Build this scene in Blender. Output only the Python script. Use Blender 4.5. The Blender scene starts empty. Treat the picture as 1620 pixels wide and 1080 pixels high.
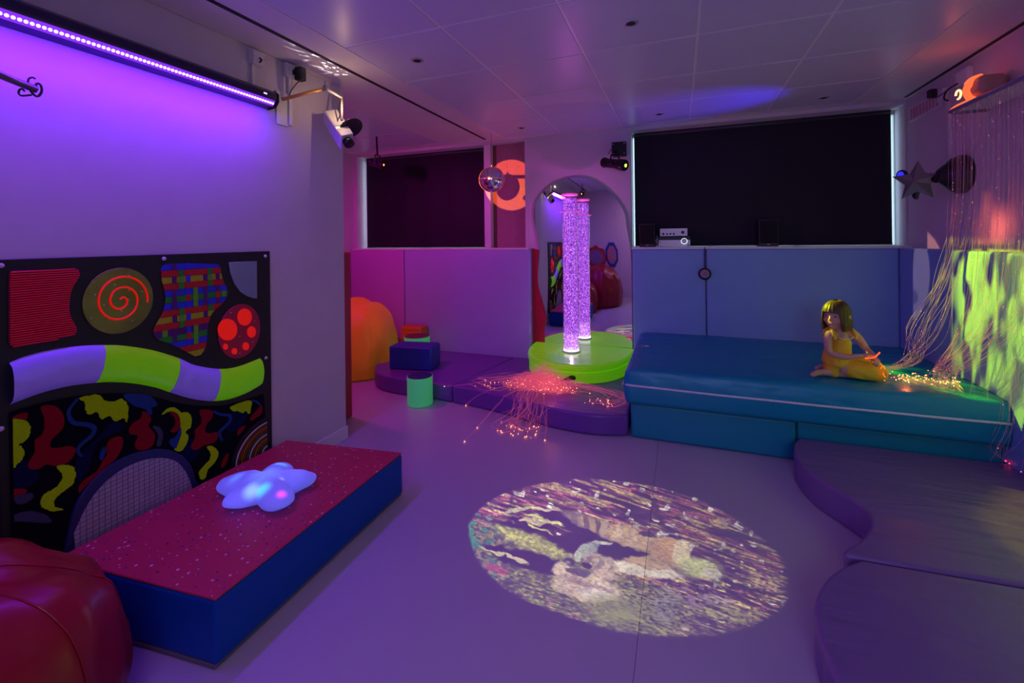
import bpy, bmesh, math, random
import numpy as np
from mathutils import Vector, Matrix, noise
random.seed(7); rng = np.random.default_rng(7)
PI = math.pi
SC = bpy.context.scene; COL = SC.collection

# ------------------------------------------------------------------ camera
F = 700.0; TH = math.atan(266/F); ROLL = math.atan(25/2106); H = 1.45
def ray(x, y):
    dx = x-810; dy = 380-y
    a = dx*math.cos(ROLL)+dy*math.sin(ROLL); b = -dx*math.sin(ROLL)+dy*math.cos(ROLL)
    return (a*math.cos(TH)-F*math.sin(TH), a*math.sin(TH)+F*math.cos(TH), b)
def onZ(x, y, h=0.0):
    d = ray(x, y); t = (h-H)/d[2]; return Vector((d[0]*t, d[1]*t, h))
def onX(x, y, X0):
    d = ray(x, y); t = X0/d[0]; return Vector((X0, d[1]*t, H+d[2]*t))
def onY(x, y, Y0):
    d = ray(x, y); t = Y0/d[1]; return Vector((d[0]*t, Y0, H+d[2]*t))
cam = bpy.data.cameras.new('camera'); camo = bpy.data.objects.new('camera', cam); COL.objects.link(camo)
cam.sensor_width = 36; cam.lens = F/1620*36; cam.shift_y = -160/1620; cam.clip_start = 0.02
fw = Vector((-math.sin(TH), math.cos(TH), 0)); rt = Vector((math.cos(TH), math.sin(TH), 0)); up = Vector((0, 0, 1))
xc = rt*math.cos(ROLL)-up*math.sin(ROLL); yc = rt*math.sin(ROLL)+up*math.cos(ROLL)
m3 = Matrix((xc, yc, -fw)).transposed(); camo.matrix_world = Matrix.Translation((0, 0, H)) @ m3.to_4x4()
SC.camera = camo
# ------------------------------------------------------------------ world (daylight outside the windows), exposure
SC.view_settings.view_transform = 'Standard'; SC.view_settings.look = 'None'
SC.view_settings.exposure = 0.0; SC.view_settings.gamma = 1.0; SC.view_settings.use_curve_mapping = False
W = bpy.data.worlds.new('daylight'); SC.world = W; W.use_nodes = True
bg = W.node_tree.nodes['Background']; bg.inputs[0].default_value = (0.62, 0.85, 1.0, 1); bg.inputs[1].default_value = 2.6
try:
    SC.cycles.max_bounces = 8; SC.cycles.diffuse_bounces = 4; SC.cycles.glossy_bounces = 4
    SC.cycles.transparent_max_bounces = 24; SC.cycles.transmission_bounces = 6
    SC.cycles.sample_clamp_indirect = 4.0; SC.cycles.use_denoising = True
except Exception: pass
# ------------------------------------------------------------------ lights of the room and added fill lights
def light(name, kind, loc, power, color, target=None, **kw):
    L = bpy.data.lights.new(name, kind); L.energy = power; L.color = color
    for k, v in kw.items(): setattr(L, k, v)
    o = bpy.data.objects.new(name, L); o.location = loc; COL.objects.link(o)
    if target is not None and kind == 'AREA':      # long side of every strip runs along the room (world Y)
        zz = (Vector(loc)-Vector(target)).normalized(); yy = Vector((0, 1, 0)); yy = (yy-zz*yy.dot(zz)).normalized(); o.rotation_euler = Matrix((yy.cross(zz), yy, zz)).transposed().to_euler()
    elif target is not None:
        o.rotation_euler = (Vector(target)-Vector(loc)).to_track_quat('-Z', 'Y').to_euler()
    return o
UVC = (0.125, 0.006, 1.0)
# ultraviolet strip lamp: two strips of the same tube row, one thrown down the wall, one into the room
light('ultraviolet_strip_light', 'AREA', (-2.235, 1.04, 2.262), 11, UVC, (-2.34, 1.04, 1.6), shape='RECTANGLE', size=0.03, size_y=1.8)
light('ultraviolet_room_light', 'AREA', (-2.195, 1.04, 2.275), 11, (0.30, 0.03, 1.0), (-0.9, 1.04, 0.2), shape='RECTANGLE', size=0.05, size_y=1.8)
# magenta wash lamp in the alcove
light('magenta_wash_light', 'SPOT', (-3.02, 3.06, 2.28), 50, (1.0, 0.0, 0.72), (-3.0, 4.4, 0.7), spot_size=math.radians(150), spot_blend=0.8, shadow_soft_size=0.05)
# bubble tube glow
TX, TY = -1.03, 4.345
light('bubble_tube_base_light', 'POINT', (TX, TY, 0.42), 6.0, (0.70, 0.30, 1.0), shadow_soft_size=0.0)
light('bubble_tube_top_light', 'POINT', (TX, TY, 1.80), 15.0, (1.0, 0.13, 0.85), shadow_soft_size=0.0)
light('bubble_tube_middle_light', 'POINT', (TX, TY, 1.15), 5.0, (0.8, 0.14, 1.0), shadow_soft_size=0.0)
# projector leak, then two unseen area lights added as fill
light('projector_leak_light', 'POINT', (-2.03, 2.30, 2.335), .9, (1.0, .62, .30), shadow_soft_size=0.0)
light('doorway_fill_light', 'AREA', (0.45, -2.2, 1.9), 31, (0.40, 0.53, 1.0), (0.1, 1.5, 0.2), shape='RECTANGLE', size=1.0, size_y=1.2)  # added fill from beyond the doorway, brightens floor and pads
light('overhead_fill_light', 'AREA', (-0.2, -0.55, 2.56), 8.5, (1.0, 0.45, 0.9), (-0.2, -0.55, 0), shape='RECTANGLE', size=0.55, size_y=0.55)  # added fill over the near end, no fixture behind it
light('blue_wash_light', 'SPOT', (1.45, 3.98, 1.90), 60.0, (0.06, 0.02, 1.0), (0.2, 4.15, 2.6), spot_size=math.radians(42), spot_blend=1.0, shadow_soft_size=0.0)

# ------------------------------------------------------------------ gobos (light slides): small pictures drawn with numpy
def np_smooth(a, k):
    for _ in range(2):
        for ax in (0, 1):
            c = np.cumsum(np.concatenate([np.take(a, [0]*k, ax), a, np.take(a, [-1]*k, ax)], ax), ax)
            n = a.shape[ax]
            hi = np.take(c, range(2*k, 2*k+n), ax); lo = np.take(c, range(0, n), ax)
            a = (hi-lo)/(2*k)
    return a
def nz(n, k, kx=None):
    a = rng.random((n, n))
    kx = kx or k
    for ax, kk in ((0, k), (1, kx)):
        for _ in range(2):
            c = np.cumsum(np.concatenate([np.take(a, range(n-kk, n), ax), a, np.take(a, range(kk), ax)], ax), ax)
            a = (np.take(c, range(2*kk, 2*kk+n), ax)-np.take(c, range(0, n), ax))/(2*kk)
    a = (a-a.mean())/(a.std()+1e-9)
    return a
def gobo_light(name, loc, target, power, half_deg, paint, n=512, soft=0.0, surf=None):
    """spot light whose slide is paint(P) evaluated where each slide ray meets the lit surface (surf = (axis, value))"""
    o = light(name, 'SPOT', loc, power, (1, 1, 1), target, spot_size=math.radians(2*half_deg), spot_blend=0.02, shadow_soft_size=soft)
    q = (Vector(target)-Vector(loc)).to_track_quat('-Z', 'Y'); R = np.array(q.to_matrix())
    T = math.tan(math.radians(half_deg))
    u = (np.arange(n)+.5)/n*2-1
    U, V = np.meshgrid(u*T, u*T)                       # rows = V upwards
    D = np.stack([U, V, -np.ones_like(U)], -1) @ R.T
    ax, val = surf; t = (val-loc[ax])/np.where(abs(D[..., ax]) < 1e-6, 1e-6, D[..., ax])
    P = np.array(loc)+D*t[..., None]
    P[t < 0] = 1e6
    rgb = paint(P, n)
    img = bpy.data.images.new(name+'_slide', n, n, float_buffer=True)
    img.colorspace_settings.name = 'Non-Color'
    px = np.ones((n, n, 4), dtype=np.float32); px[..., :3] = rgb
    img.pixels.foreach_set(px.ravel()); img.pack()
    L = o.data; L.use_nodes = True; nt = L.node_tree; N = nt.nodes; K = nt.links
    em = N['Emission']
    tc = N.new('ShaderNodeTexCoord'); sp = N.new('ShaderNodeSeparateXYZ'); K.new(tc.outputs['Normal'], sp.inputs[0])
    def mth(op, a, b):
        m = N.new('ShaderNodeMath'); m.operation = op
        for i, s in enumerate((a, b)):
            if isinstance(s, (int, float)): m.inputs[i].default_value = s
            else: K.new(s, m.inputs[i])
        return m.outputs[0]
    az = mth('ABSOLUTE', sp.outputs[2], 0)
    uu = mth('ADD', mth('MULTIPLY', mth('DIVIDE', sp.outputs[0], az), 0.5/T), 0.5)
    vv = mth('ADD', mth('MULTIPLY', mth('DIVIDE', sp.outputs[1], az), 0.5/T), 0.5)
    cb = N.new('ShaderNodeCombineXYZ'); K.new(uu, cb.inputs[0]); K.new(vv, cb.inputs[1])
    it = N.new('ShaderNodeTexImage'); it.image = img; it.extension = 'CLIP'; K.new(cb.outputs[0], it.inputs[0])
    K.new(it.outputs[0], em.inputs[0]); em.inputs[1].default_value = 1.0
    return o
def to_px(P):
    x = P[..., 0]; y = P[..., 1]; z = P[..., 2]-H
    a = x*math.cos(TH)+y*math.sin(TH); f = -x*math.sin(TH)+y*math.cos(TH)
    f = np.where(f < 0.05, 1e6, f); a = a*F/f; b = z*F/f
    return 810+a*math.cos(ROLL)-b*math.sin(ROLL), 380-(a*math.sin(ROLL)+b*math.cos(ROLL))
def sstep(d, w): return np.clip(0.5-d/w, 0, 1)
def poly_mask(x, y, pts):
    ins = np.zeros(x.shape, bool); n = len(pts)
    for i in range(n):
        x1, y1 = pts[i]; x2, y2 = pts[(i+1) % n]
        c = ((y1 > y) != (y2 > y)) & (x < (x2-x1)*(y-y1)/((y2-y1) if y2 != y1 else 1e-9)+x1)
        ins ^= c
    return ins.astype(float)
def spline(pts, k=6, closed=True):
    n = len(pts); out = []
    rngi = range(n) if closed else range(n-1)
    for i in rngi:
        g = (lambda j: pts[j % n]) if closed else (lambda j: pts[min(max(j, 0), n-1)])
        p0, p1, p2, p3 = (Vector(g(i-1)), Vector(g(i)), Vector(g(i+1)), Vector(g(i+2)))
        for s in range(k):
            t = s/k
            out.append(0.5*((2*p1)+(p2-p0)*t+(2*p0-5*p1+4*p2-p3)*t*t+(3*p1-p0-3*p2+p3)*t**3))
    if not closed: out.append(Vector(pts[-1]))
    return out
def paint_elephants(P, n):
    px, py = to_px(P); x = (px-700)/.358; y = (py-720)/.358          # coordinates of a close look at the slide
    ca, sa = math.cos(math.radians(19)), math.sin(math.radians(19))
    al = x*ca+y*sa; ac = -x*sa+y*ca                                  # along / across the streaks
    na, nb, nc = nz(n, 3), nz(n, 9), nz(n, 22)
    def tex(sx, sy, seed, arr=None):
        r = np.random.default_rng(seed); g = r.normal(size=(64, 64))
        i = (al/sx) % 63; j = (ac/sy) % 63
        i0 = i.astype(int) % 63; j0 = j.astype(int) % 63; fi = i-np.floor(i); fj = j-np.floor(j)
        fi = fi*fi*(3-2*fi); fj = fj*fj*(3-2*fj)
        return (g[i0, j0]*(1-fi)*(1-fj)+g[i0+1, j0]*fi*(1-fj)+g[i0, j0+1]*(1-fi)*fj+g[i0+1, j0+1]*fi*fj)
    img = np.zeros(P.shape)
    def c3(r, g, b): return np.array((r, g, b))
    img[:] = c3(.40, .38, .17)
    st = tex(90, 9, 1); st2 = tex(150, 22, 2); bl = tex(26, 18, 3); fine = tex(12, 8, 4); v = tex(60, 40, 5); f2 = tex(14, 4, 6); f3 = tex(5, 4, 7); f4 = tex(40, 5, 8)
    def lay(mask, col): 
        nonlocal img
        m = np.clip(mask, 0, 1)[..., None]; img = img*(1-m)+np.asarray(col)*m
    lay(.6*(bl > .3), c3(.30, .34, .12)); lay(.5*(fine > .6), c3(.62, .58, .26)); lay(.5*(v > .7), c3(.50, .33, .33))
    upper = sstep((y-(235+.36*x)), 60)                                # the water and bank, top right
    lay(upper, c3(.30, .16, .21)); lay(upper*(st2 > .1)*.7, c3(.62, .30, .34)); lay(upper*(st > .35)*.8, c3(.66, .56, .30)); lay(upper*(st < -.5)*.8, c3(.10, .06, .12))
    lay(upper*(bl > 1.1), c3(.75, .70, .72))
    right = sstep(-(x-1080), 200)*(1-upper)
    lay(right*.8, c3(.42, .30, .28)); lay(right*(st2 > 0)*.9, c3(.74, .68, .40)); lay(right*(st < -.2)*.8, c3(.20, .12, .20)); lay(right*(bl > .9)*.8, c3(.80, .72, .76))
    left = sstep(x-330, 160)*(1-upper*.5); lay(left*.8*(bl > -.1), c3(.16, .15, .13)); lay(left*(fine > .5)*.7, c3(.56, .52, .34)); lay(left*sstep(x-230, 60)*(bl > .5), c3(.10, .45, .30)); lay(left*(v > .9)*(y > 400)*.8, c3(.55, .20, .30))
    def ell(cx, cy, rx, ry, ang, col, soft=.14, tx=None):
        m0 = 1.0 if tx is None else tx
        c, s = math.cos(math.radians(ang)), math.sin(math.radians(ang))
        xw = x+5*w1; yw = y+4*w2
        dx = (xw-cx)*c+(yw-cy)*s; dy = -(xw-cx)*s+(yw-cy)*c
        d = np.sqrt((dx/rx)**2+(dy/ry)**2)
        m = sstep(d-1, soft*2)
        if tx is not None: m = m*tx
        lay(m, col)
    ground = sstep(-(y-520), 160)*sstep(-(x-250), 100)
    img = img*(1+ground[..., None]*(.35*np.clip(f2, -1.5, 1.5)+.25*np.clip(f4, -1.5, 1.5))[..., None])
    img = img*(1+upper[..., None]*(.35*np.clip(f4, -1.6, 1.6)+.2*np.clip(f3, -1, 1))[..., None])
    w1 = np.clip(tex(34, 20, 9), -2, 2)+.4*np.clip(tex(11, 8, 10), -2, 2); w2 = np.clip(tex(34, 20, 11), -2, 2)+.4*np.clip(tex(11, 8, 12), -2, 2)
    D = c3(.03, .02, .05); T1 = c3(.80, .64, .42); T2 = c3(.93, .80, .66)
    ell(480, 372, 260, 34, 17, D); ell(560, 300, 160, 34, 24, D); ell(640, 390, 110, 46, 14, D)    # reflections in dark water
    ell(300, 440, 130, 22, 22, D); ell(400, 470, 180, 40, 14, D); ell(400, 300, 120, 16, 14, D); ell(360, 345, 110, 13, 20, D)
    ell(400, 385, 170, 36, 22, c3(.55, .55, .22), .2); ell(400, 385, 170, 36, 22, c3(.75, .72, .30), .2, (fine > .2))
    ell(400, 292, 60, 12, 8, c3(.85, .75, .55)); ell(450, 285, 90, 9, 16, c3(.9, .9, .5)); ell(430, 325, 60, 7, 22, c3(.9, .85, .45)); ell(440, 238, 90, 6, 4, c3(.8, .7, .6)); ell(330, 240, 60, 10, -4, c3(.7, .65, .5))
    ell(270, 440, 120, 6, 20, c3(.8, .75, .55)); ell(330, 455, 60, 6, 20, c3(.85, .75, .6))
    ring = (np.sin(al/9.0+np.sin(ac/20)*1.5) > .1)
    ell(650, 300, 130, 30, 22, c3(.45, .38, .34)); ell(700, 320, 110, 34, 22, T1*.8); ell(690, 318, 110, 30, 22, c3(.22, .18, .18), .2, ring*.7)
    ell(830, 365, 120, 48, 18, T1); ell(790, 350, 120, 38, 20, T2*.9, .2, (np.sin(al/11) > .2)*.6)
    ell(960, 425, 135, 72, 14, T1); ell(1000, 420, 80, 50, 14, c3(.86, .62, .36)); ell(1055, 430, 40, 55, 10, c3(.96, .84, .66)); ell(905, 350, 40, 10, 10, c3(.2, .16, .14))
    ell(1140, 500, 95, 42, 14, c3(.86, .88, .52), .35); ell(1190, 520, 40, 26, 10, c3(.9, .85, .75))
    ell(760, 420, 150, 34, 12, c3(.05, .07, .09)); ell(850, 440, 60, 18, 10, c3(.05, .05, .06)); ell(700, 384, 50, 8, 8, c3(.9, .9, .85))
    ell(880, 505, 190, 30, 9, c3(.96, .88, .80)); ell(920, 475, 120, 26, 8, T1*.95); ell(640, 415, 60, 30, 150, c3(.62, .66, .62)); ell(600, 440, 45, 16, 120, c3(.75, .78, .70))
    ell(700, 480, 80, 40, 24, T2*.85); ell(690, 480, 70, 30, 24, c3(.4, .34, .33), .2, ring*.6); ell(640, 490, 26, 14, 10, c3(.06, .06, .08)); ell(560, 470, 30, 14, 20, c3(.12, .14, .16))
    ell(640, 585, 155, 62, 12, T2); ell(540, 520, 60, 44, 30, T2*.95); ell(690, 605, 90, 34, 8, c3(.98, .90, .84)); ell(640, 570, 120, 10, 16, c3(.66, .52, .46), .5)
    ell(600, 518, 50, 18, 20, c3(.3, .27, .28)); ell(720, 530, 60, 20, 10, c3(.82, .68, .58))
    ell(910, 680, 150, 90, 6, c3(.62, .62, .30), .4, .5+.5*np.clip(f2+bl*.5, -1, 1)); ell(985, 660, 55, 80, 4, c3(.62, .60, .64), .3, .5+.5*np.clip(f2+bl*.5, -1, 1)); ell(1120, 620, 80, 50, 20, c3(.58, .44, .56), .4, (bl > -.2)); ell(760, 690, 110, 60, 10, c3(.55, .56, .22), .4)
    ell(1440, 560, 90, 36, 16, c3(.85, .70, .46), .4, .5+.5*np.clip(f2+bl*.5, -1, 1)); ell(1300, 700, 130, 40, 12, c3(.74, .68, .36), .4, .5+.5*np.clip(f2+bl*.5, -1, 1)); ell(1220, 640, 60, 24, 20, c3(.8, .72, .82), .4, .5+.5*np.clip(f2+bl*.5, -1, 1))
    img = img*(1+.10*np.clip(f3, -1.5, 1.5)+.12*np.clip(f2, -1.5, 1.5)+.08*np.clip(v, -1.5, 1.5))[..., None]
    img = np.clip(img, 0, 1.2)**1.8*np.array((1.22, 1.32, .86))
    img = img*(1+.05*nz(n, 3)[..., None])
    out = [(118, 350), (125, 290), (200, 210), (330, 150), (560, 108), (700, 108), (870, 128), (1000, 155), (1120, 190), (1220, 240), (1320, 295), (1420, 375), (1500, 460), (1518, 560), (1515, 640), (1440, 712), (1320, 765), (1190, 795), (1060, 800), (900, 795), (760, 775), (640, 742), (520, 700), (400, 655), (290, 600), (210, 530), (150, 450)]
    m = poly_mask(x, y, [tuple(p) for p in spline([(a, b, 0) for a, b in out], 4)] if False else [(p.x, p.y) for p in spline([(a, b, 0) for a, b in out], 4)])
    m = np_smooth(m, 3)
    return np.clip(img, 0, 2)*m[..., None]
light_pos = (-2.06, 2.47, 2.06)
gobo_light('projector_beam_light', light_pos, (-0.30, 2.15, 0.0), 420, 17, paint_elephants, 900, 0.0, (2, 0.0))
def paint_streaks(P, n):
    px, py = to_px(P)
    u = (px-452)*.86+(py-62)*.5; w = -(px-452)*.5+(py-62)*.86
    a = nz(n, 5, 2)+.6*nz(n, 2); m = np.clip((a-.9)*1.1, 0, 1)*sstep(abs(w-4)-9, 10)*sstep(abs(u-62)-55, 26)
    return np.stack([m*1.0, m*.92, m*.95], -1)
gobo_light('wheel_glint_light', (-2.04, 2.33, 2.37), tuple(onZ(512, 92, 2.6)), 10, 62, paint_streaks, 256, 0.0, (2, 2.6))
def paint_disc(P, n):
    px, py = to_px(P)
    d = np.hypot(px-809, py-292.6)
    m = sstep(d-40, 1.5)*sstep(px-833, .6)
    bar = sstep(abs(py-279.5)-3, 2)*sstep(812-px, 2); m = m*(1-bar)
    spot = sstep(np.hypot(px-831, py-313)-4, 2); m = m*(1-spot)
    c = np.stack([m*1.0, m*.17*(1+.5*sstep(285-py, 20)), m*.055], -1)
    return c
gobo_light('orange_disc_light', (-1.9, 0.3, 2.395), (-1.83, 4.78, 2.10), 1500, 8, paint_disc, 512, 0.004, (1, 4.78))
def paint_slice(P, n):
    px, py = to_px(P)
    m = sstep(np.hypot((px-1438)/41, (py-437)/76)-1, .04)*sstep(1452-px, 1.2)
    m = m*sstep(-(px-1452+.0*py), 1)
    m *= 1-.6*sstep(np.hypot(px-1454, (py-472)/1.8)-6, 2)
    rag = sstep(380-py, 2)*0+1
    return np.stack([m*1.0, m*.42, m*.33], -1)*rag[..., None]
gobo_light('pink_disc_light', (-2.98, 4.0, 2.29), (1.74, 4.24, 1.05), 420, 14, paint_slice, 256, 0.004, (0, 1.74))
def paint_green(P, n):
    y = P[..., 1]; z = P[..., 2]
    r = np.random.default_rng(5); g = r.random((90, 90))
    def vn(sy, sz, oy=0, oz=0):
        yy = y+z*.10*(1 if sz > .05 else 0)
        i = np.clip(np.nan_to_num((yy+6)/sy+oy), 0, 1e4) % 89; j = np.clip(np.nan_to_num((z+6)/sz+oz), 0, 1e4) % 89
        i0 = i.astype(int) % 89; j0 = j.astype(int) % 89; fi = i-np.floor(i); fj = j-np.floor(j); fi = fi*fi*(3-2*fi); fj = fj*fj*(3-2*fj)
        return g[i0, j0]*(1-fi)*(1-fj)+g[i0+1, j0]*fi*(1-fj)+g[i0, j0+1]*(1-fi)*fj+g[i0+1, j0+1]*fi*fj
    a = .62*vn(.055, .19)+.4*vn(.035, .10, 13, 7)
    b = np.clip((a-.36)*4.2, 0, 1)
    near = np.clip((3.45-y)*1.2, 0, 1); b = np.maximum(b, near*(.55+.45*vn(.05, .3, 5, 5)))
    edge = np.clip((3.86-y)/.16, 0, 1)
    top = np.clip((1.385-z)/.03, 0, 1); b = b*edge*top; b = b*np.clip((z-.04+np.clip(3.1-y,0,1)*.5)/.1, 0, 1)*np.where(z < .12, .35, 1)
    hot = np.clip((z-1.40)/.02, 0, 1)*edge*np.clip(vn(.12, .25, 3, 3)-.45, 0, 1)*2.2*np.clip((1.75-z)/.2, 0, 1)
    far = np.clip((y-0.9)/.8, 0, 1)
    c = np.stack([b*.88+hot*.5, b*1.0+hot*.08, b*.0+hot*.04], -1)*far[..., None]
    return np.clip(c, 0, 1.6)
gobo_light('lime_spot_light', (-0.47, 4.46, 2.16), (1.74, 2.95, 0.72), 900, 34, paint_green, 512, 0.006, (0, 1.74))

# ------------------------------------------------------------------ materials
MATS = {}
def s2l(c): return tuple(((v/255)/12.92 if v/255 <= .04045 else ((v/255+.055)/1.055)**2.4) for v in c)
def mat(name, col, rough=.5, metal=0.0, bump=0.0, bscale=40, var=.06, vscale=6, spec=.5, emit=None, estr=0, coat=0, sheen=0):
    if name in MATS: return MATS[name]
    m = bpy.data.materials.new(name); m.use_nodes = True; nt = m.node_tree; N = nt.nodes; K = nt.links
    b = N['Principled BSDF']; b.inputs['Roughness'].default_value = rough; b.inputs['Metallic'].default_value = metal
    b.inputs['Specular IOR Level'].default_value = spec
    if coat: b.inputs['Coat Weight'].default_value = coat; b.inputs['Coat Roughness'].default_value = .12
    if sheen: b.inputs['Sheen Weight'].default_value = sheen
    tc = N.new('ShaderNodeTexCoord'); n1 = N.new('ShaderNodeTexNoise'); n1.inputs['Scale'].default_value = vscale; n1.inputs['Detail'].default_value = 3
    K.new(tc.outputs['Object'], n1.inputs['Vector'])
    mx = N.new('ShaderNodeMix'); mx.data_type = 'RGBA'; K.new(n1.outputs['Fac'], mx.inputs[0])
    mx.inputs[6].default_value = tuple(c*(1-var) for c in col)+(1,); mx.inputs[7].default_value = tuple(min(1, c*(1+var)) for c in col)+(1,)
    K.new(mx.outputs[2], b.inputs['Base Color'])
    if bump:
        n2 = N.new('ShaderNodeTexNoise'); n2.inputs['Scale'].default_value = bscale; n2.inputs['Detail'].default_value = 4
        K.new(tc.outputs['Object'], n2.inputs['Vector'])
        bp = N.new('ShaderNodeBump'); bp.inputs['Strength'].default_value = min(1, bump*10); bp.inputs['Distance'].default_value = .01 if bump < .1 else bump*.1
        K.new(n2.outputs['Fac'], bp.inputs['Height']); K.new(bp.outputs[0], b.inputs['Normal'])
    if emit is not None:
        b.inputs['Emission Color'].default_value = tuple(emit)+(1,); b.inputs['Emission Strength'].default_value = estr
    MATS[name] = m
    return m
def nodes(m): return m.node_tree.nodes, m.node_tree.links, m.node_tree.nodes['Principled BSDF']
M_WALL = mat('wall_paint', (.62, .56, .62), .75, bump=.003, bscale=120)
M_CEIL = mat('ceiling_metal', (.68, .68, .84), .36, var=.03)
M_CEILB = mat('ceiling_board', (.76, .72, .76), .5)
M_JOINT = mat('ceiling_joint', (.95, .92, .97), .3)
M_DARK = mat('dark_slot', (.01, .008, .012), .6)
M_FLOOR = mat('vinyl_floor', (.46, .44, .50), .38, bump=.004, bscale=90, var=.05, vscale=3)
M_FRAME = mat('white_frame', (.72, .74, .74), .35)
M_BLIND = mat('blackout_fabric', (.012, .008, .018), .62, spec=.3, bump=.002, bscale=200)
M_PAD = mat('lilac_pad_vinyl', (.40, .36, .68), .45, bump=.012, bscale=4, var=.04)
M_PADBLUELIT = mat('lilac_pad_vinyl_blue_lit', (.20, .38, .70), .45, bump=.012, bscale=4, var=.04)  # lilac pad vinyl with the bluish light on the right put into its colour
M_PADMAGLIT = mat('pad_vinyl_magenta_lit', (.50, .20, .56), .45, bump=.01, bscale=4, var=.04)  # pad vinyl with the alcove's magenta light put into its colour
M_PADRED = mat('red_pad_vinyl', (.42, .008, .03), .45, bump=.01, bscale=5)
M_PURP = mat('purple_mat_vinyl', (.17, .05, .34), .36, bump=.02, bscale=5)
M_PURPG = mat('violet_mat_vinyl', (.19, .11, .30), .40, bump=.02, bscale=3.5)
M_TEAL = mat('teal_vinyl', (.0, .27, .40), .36, bump=.012, bscale=6)
M_TEALB = mat('teal_block_vinyl', (.0, .25, .34), .42, bump=.008, bscale=5)
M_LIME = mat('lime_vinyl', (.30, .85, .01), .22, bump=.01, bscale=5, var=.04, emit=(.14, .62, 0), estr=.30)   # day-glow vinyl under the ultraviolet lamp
M_BLUE = mat('blue_bench_vinyl', (.0, .06, .36), .5, spec=.2, bump=.006, bscale=6)
M_NAVY = mat('navy_vinyl', (.01, .015, .11), .4)
M_BLUEBX = mat('blue_block_vinyl', (.01, .05, .30), .4)
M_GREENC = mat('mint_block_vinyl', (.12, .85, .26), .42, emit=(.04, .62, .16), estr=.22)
M_ORANGE = mat('orange_bag_fabric', (.90, .42, .01), .6, bump=.03, bscale=12, sheen=.2, emit=(.9, .28, 0), estr=.05)
M_ORBOX = mat('orange_block_vinyl', (.75, .16, .03), .5)
M_DRED = mat('dark_red_vinyl', (.20, .01, .04), .5)
M_REDBAG = mat('red_bag_vinyl', (.30, .0, .014), .38, bump=.03, bscale=5, coat=.06)
M_BLACK = mat('black_panel', (.006, .006, .008), .55)
M_BLKP = mat('black_plastic', (.010, .009, .012), .42)
M_BLKM = mat('black_metal', (.012, .010, .014), .38, metal=.3)
M_WPLA = mat('white_plastic', (.70, .68, .72), .4)
M_GREYM = mat('grey_metal', (.42, .41, .44), .35, metal=.7)
M_DGREY = mat('dark_grey_metal', (.06, .055, .07), .4, metal=.4)
M_SILV = mat('silver_plastic', (.55, .53, .55), .35, metal=.3)
M_WHITE = mat('white_piping', (.72, .72, .76), .4)
M_MIRROR = mat('mirror_acrylic', (.92, .92, .94), .015, metal=1.0, var=.0)
M_SKIN = mat('skin', (.62, .34, .24), .5, spec=.3)
M_HAIR = mat('brown_hair', (.07, .035, .012), .45)
M_DRESS = mat('yellow_cotton', (.80, .52, .02), .8, bump=.02, bscale=30)
M_CORD = mat('black_cord', (.01, .01, .012), .5)
def emat(name, col, s, base=(0, 0, 0)): return mat(name, base, .5, emit=col, estr=s, var=0)
def glassy(name, tint, fac=.12, rough=.03):
    m = bpy.data.materials.new(name); m.use_nodes = True; N = m.node_tree.nodes; K = m.node_tree.links
    N.remove(N['Principled BSDF']); t = N.new('ShaderNodeBsdfTransparent'); t.inputs[0].default_value = tint+(1,)
    g = N.new('ShaderNodeBsdfGlossy'); g.inputs['Roughness'].default_value = rough
    fr = N.new('ShaderNodeLayerWeight'); fr.inputs[0].default_value = .35
    mm = N.new('ShaderNodeMath'); mm.operation = 'MULTIPLY_ADD'; K.new(fr.outputs['Facing'], mm.inputs[0]); mm.inputs[1].default_value = .5; mm.inputs[2].default_value = fac*.4
    mi = N.new('ShaderNodeMixShader'); K.new(mm.outputs[0], mi.inputs[0]); K.new(t.outputs[0], mi.inputs[1]); K.new(g.outputs[0], mi.inputs[2])
    K.new(mi.outputs[0], N['Material Output'].inputs[0]); return m
M_CLEAR = glassy('clear_acrylic', (.97, .93, .98)); M_PANE = glassy('window_glass', (.95, .98, 1.0))
M_GLOWPINK = mat('pink_lit_collar', (.9, .35, .6), .15, emit=(1.0, .12, .5), estr=.18); M_GLOWPINK.node_tree.nodes['Principled BSDF'].inputs['Alpha'].default_value = .55  # clear acrylic, the tube's pink light put in as colour and glow

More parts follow.
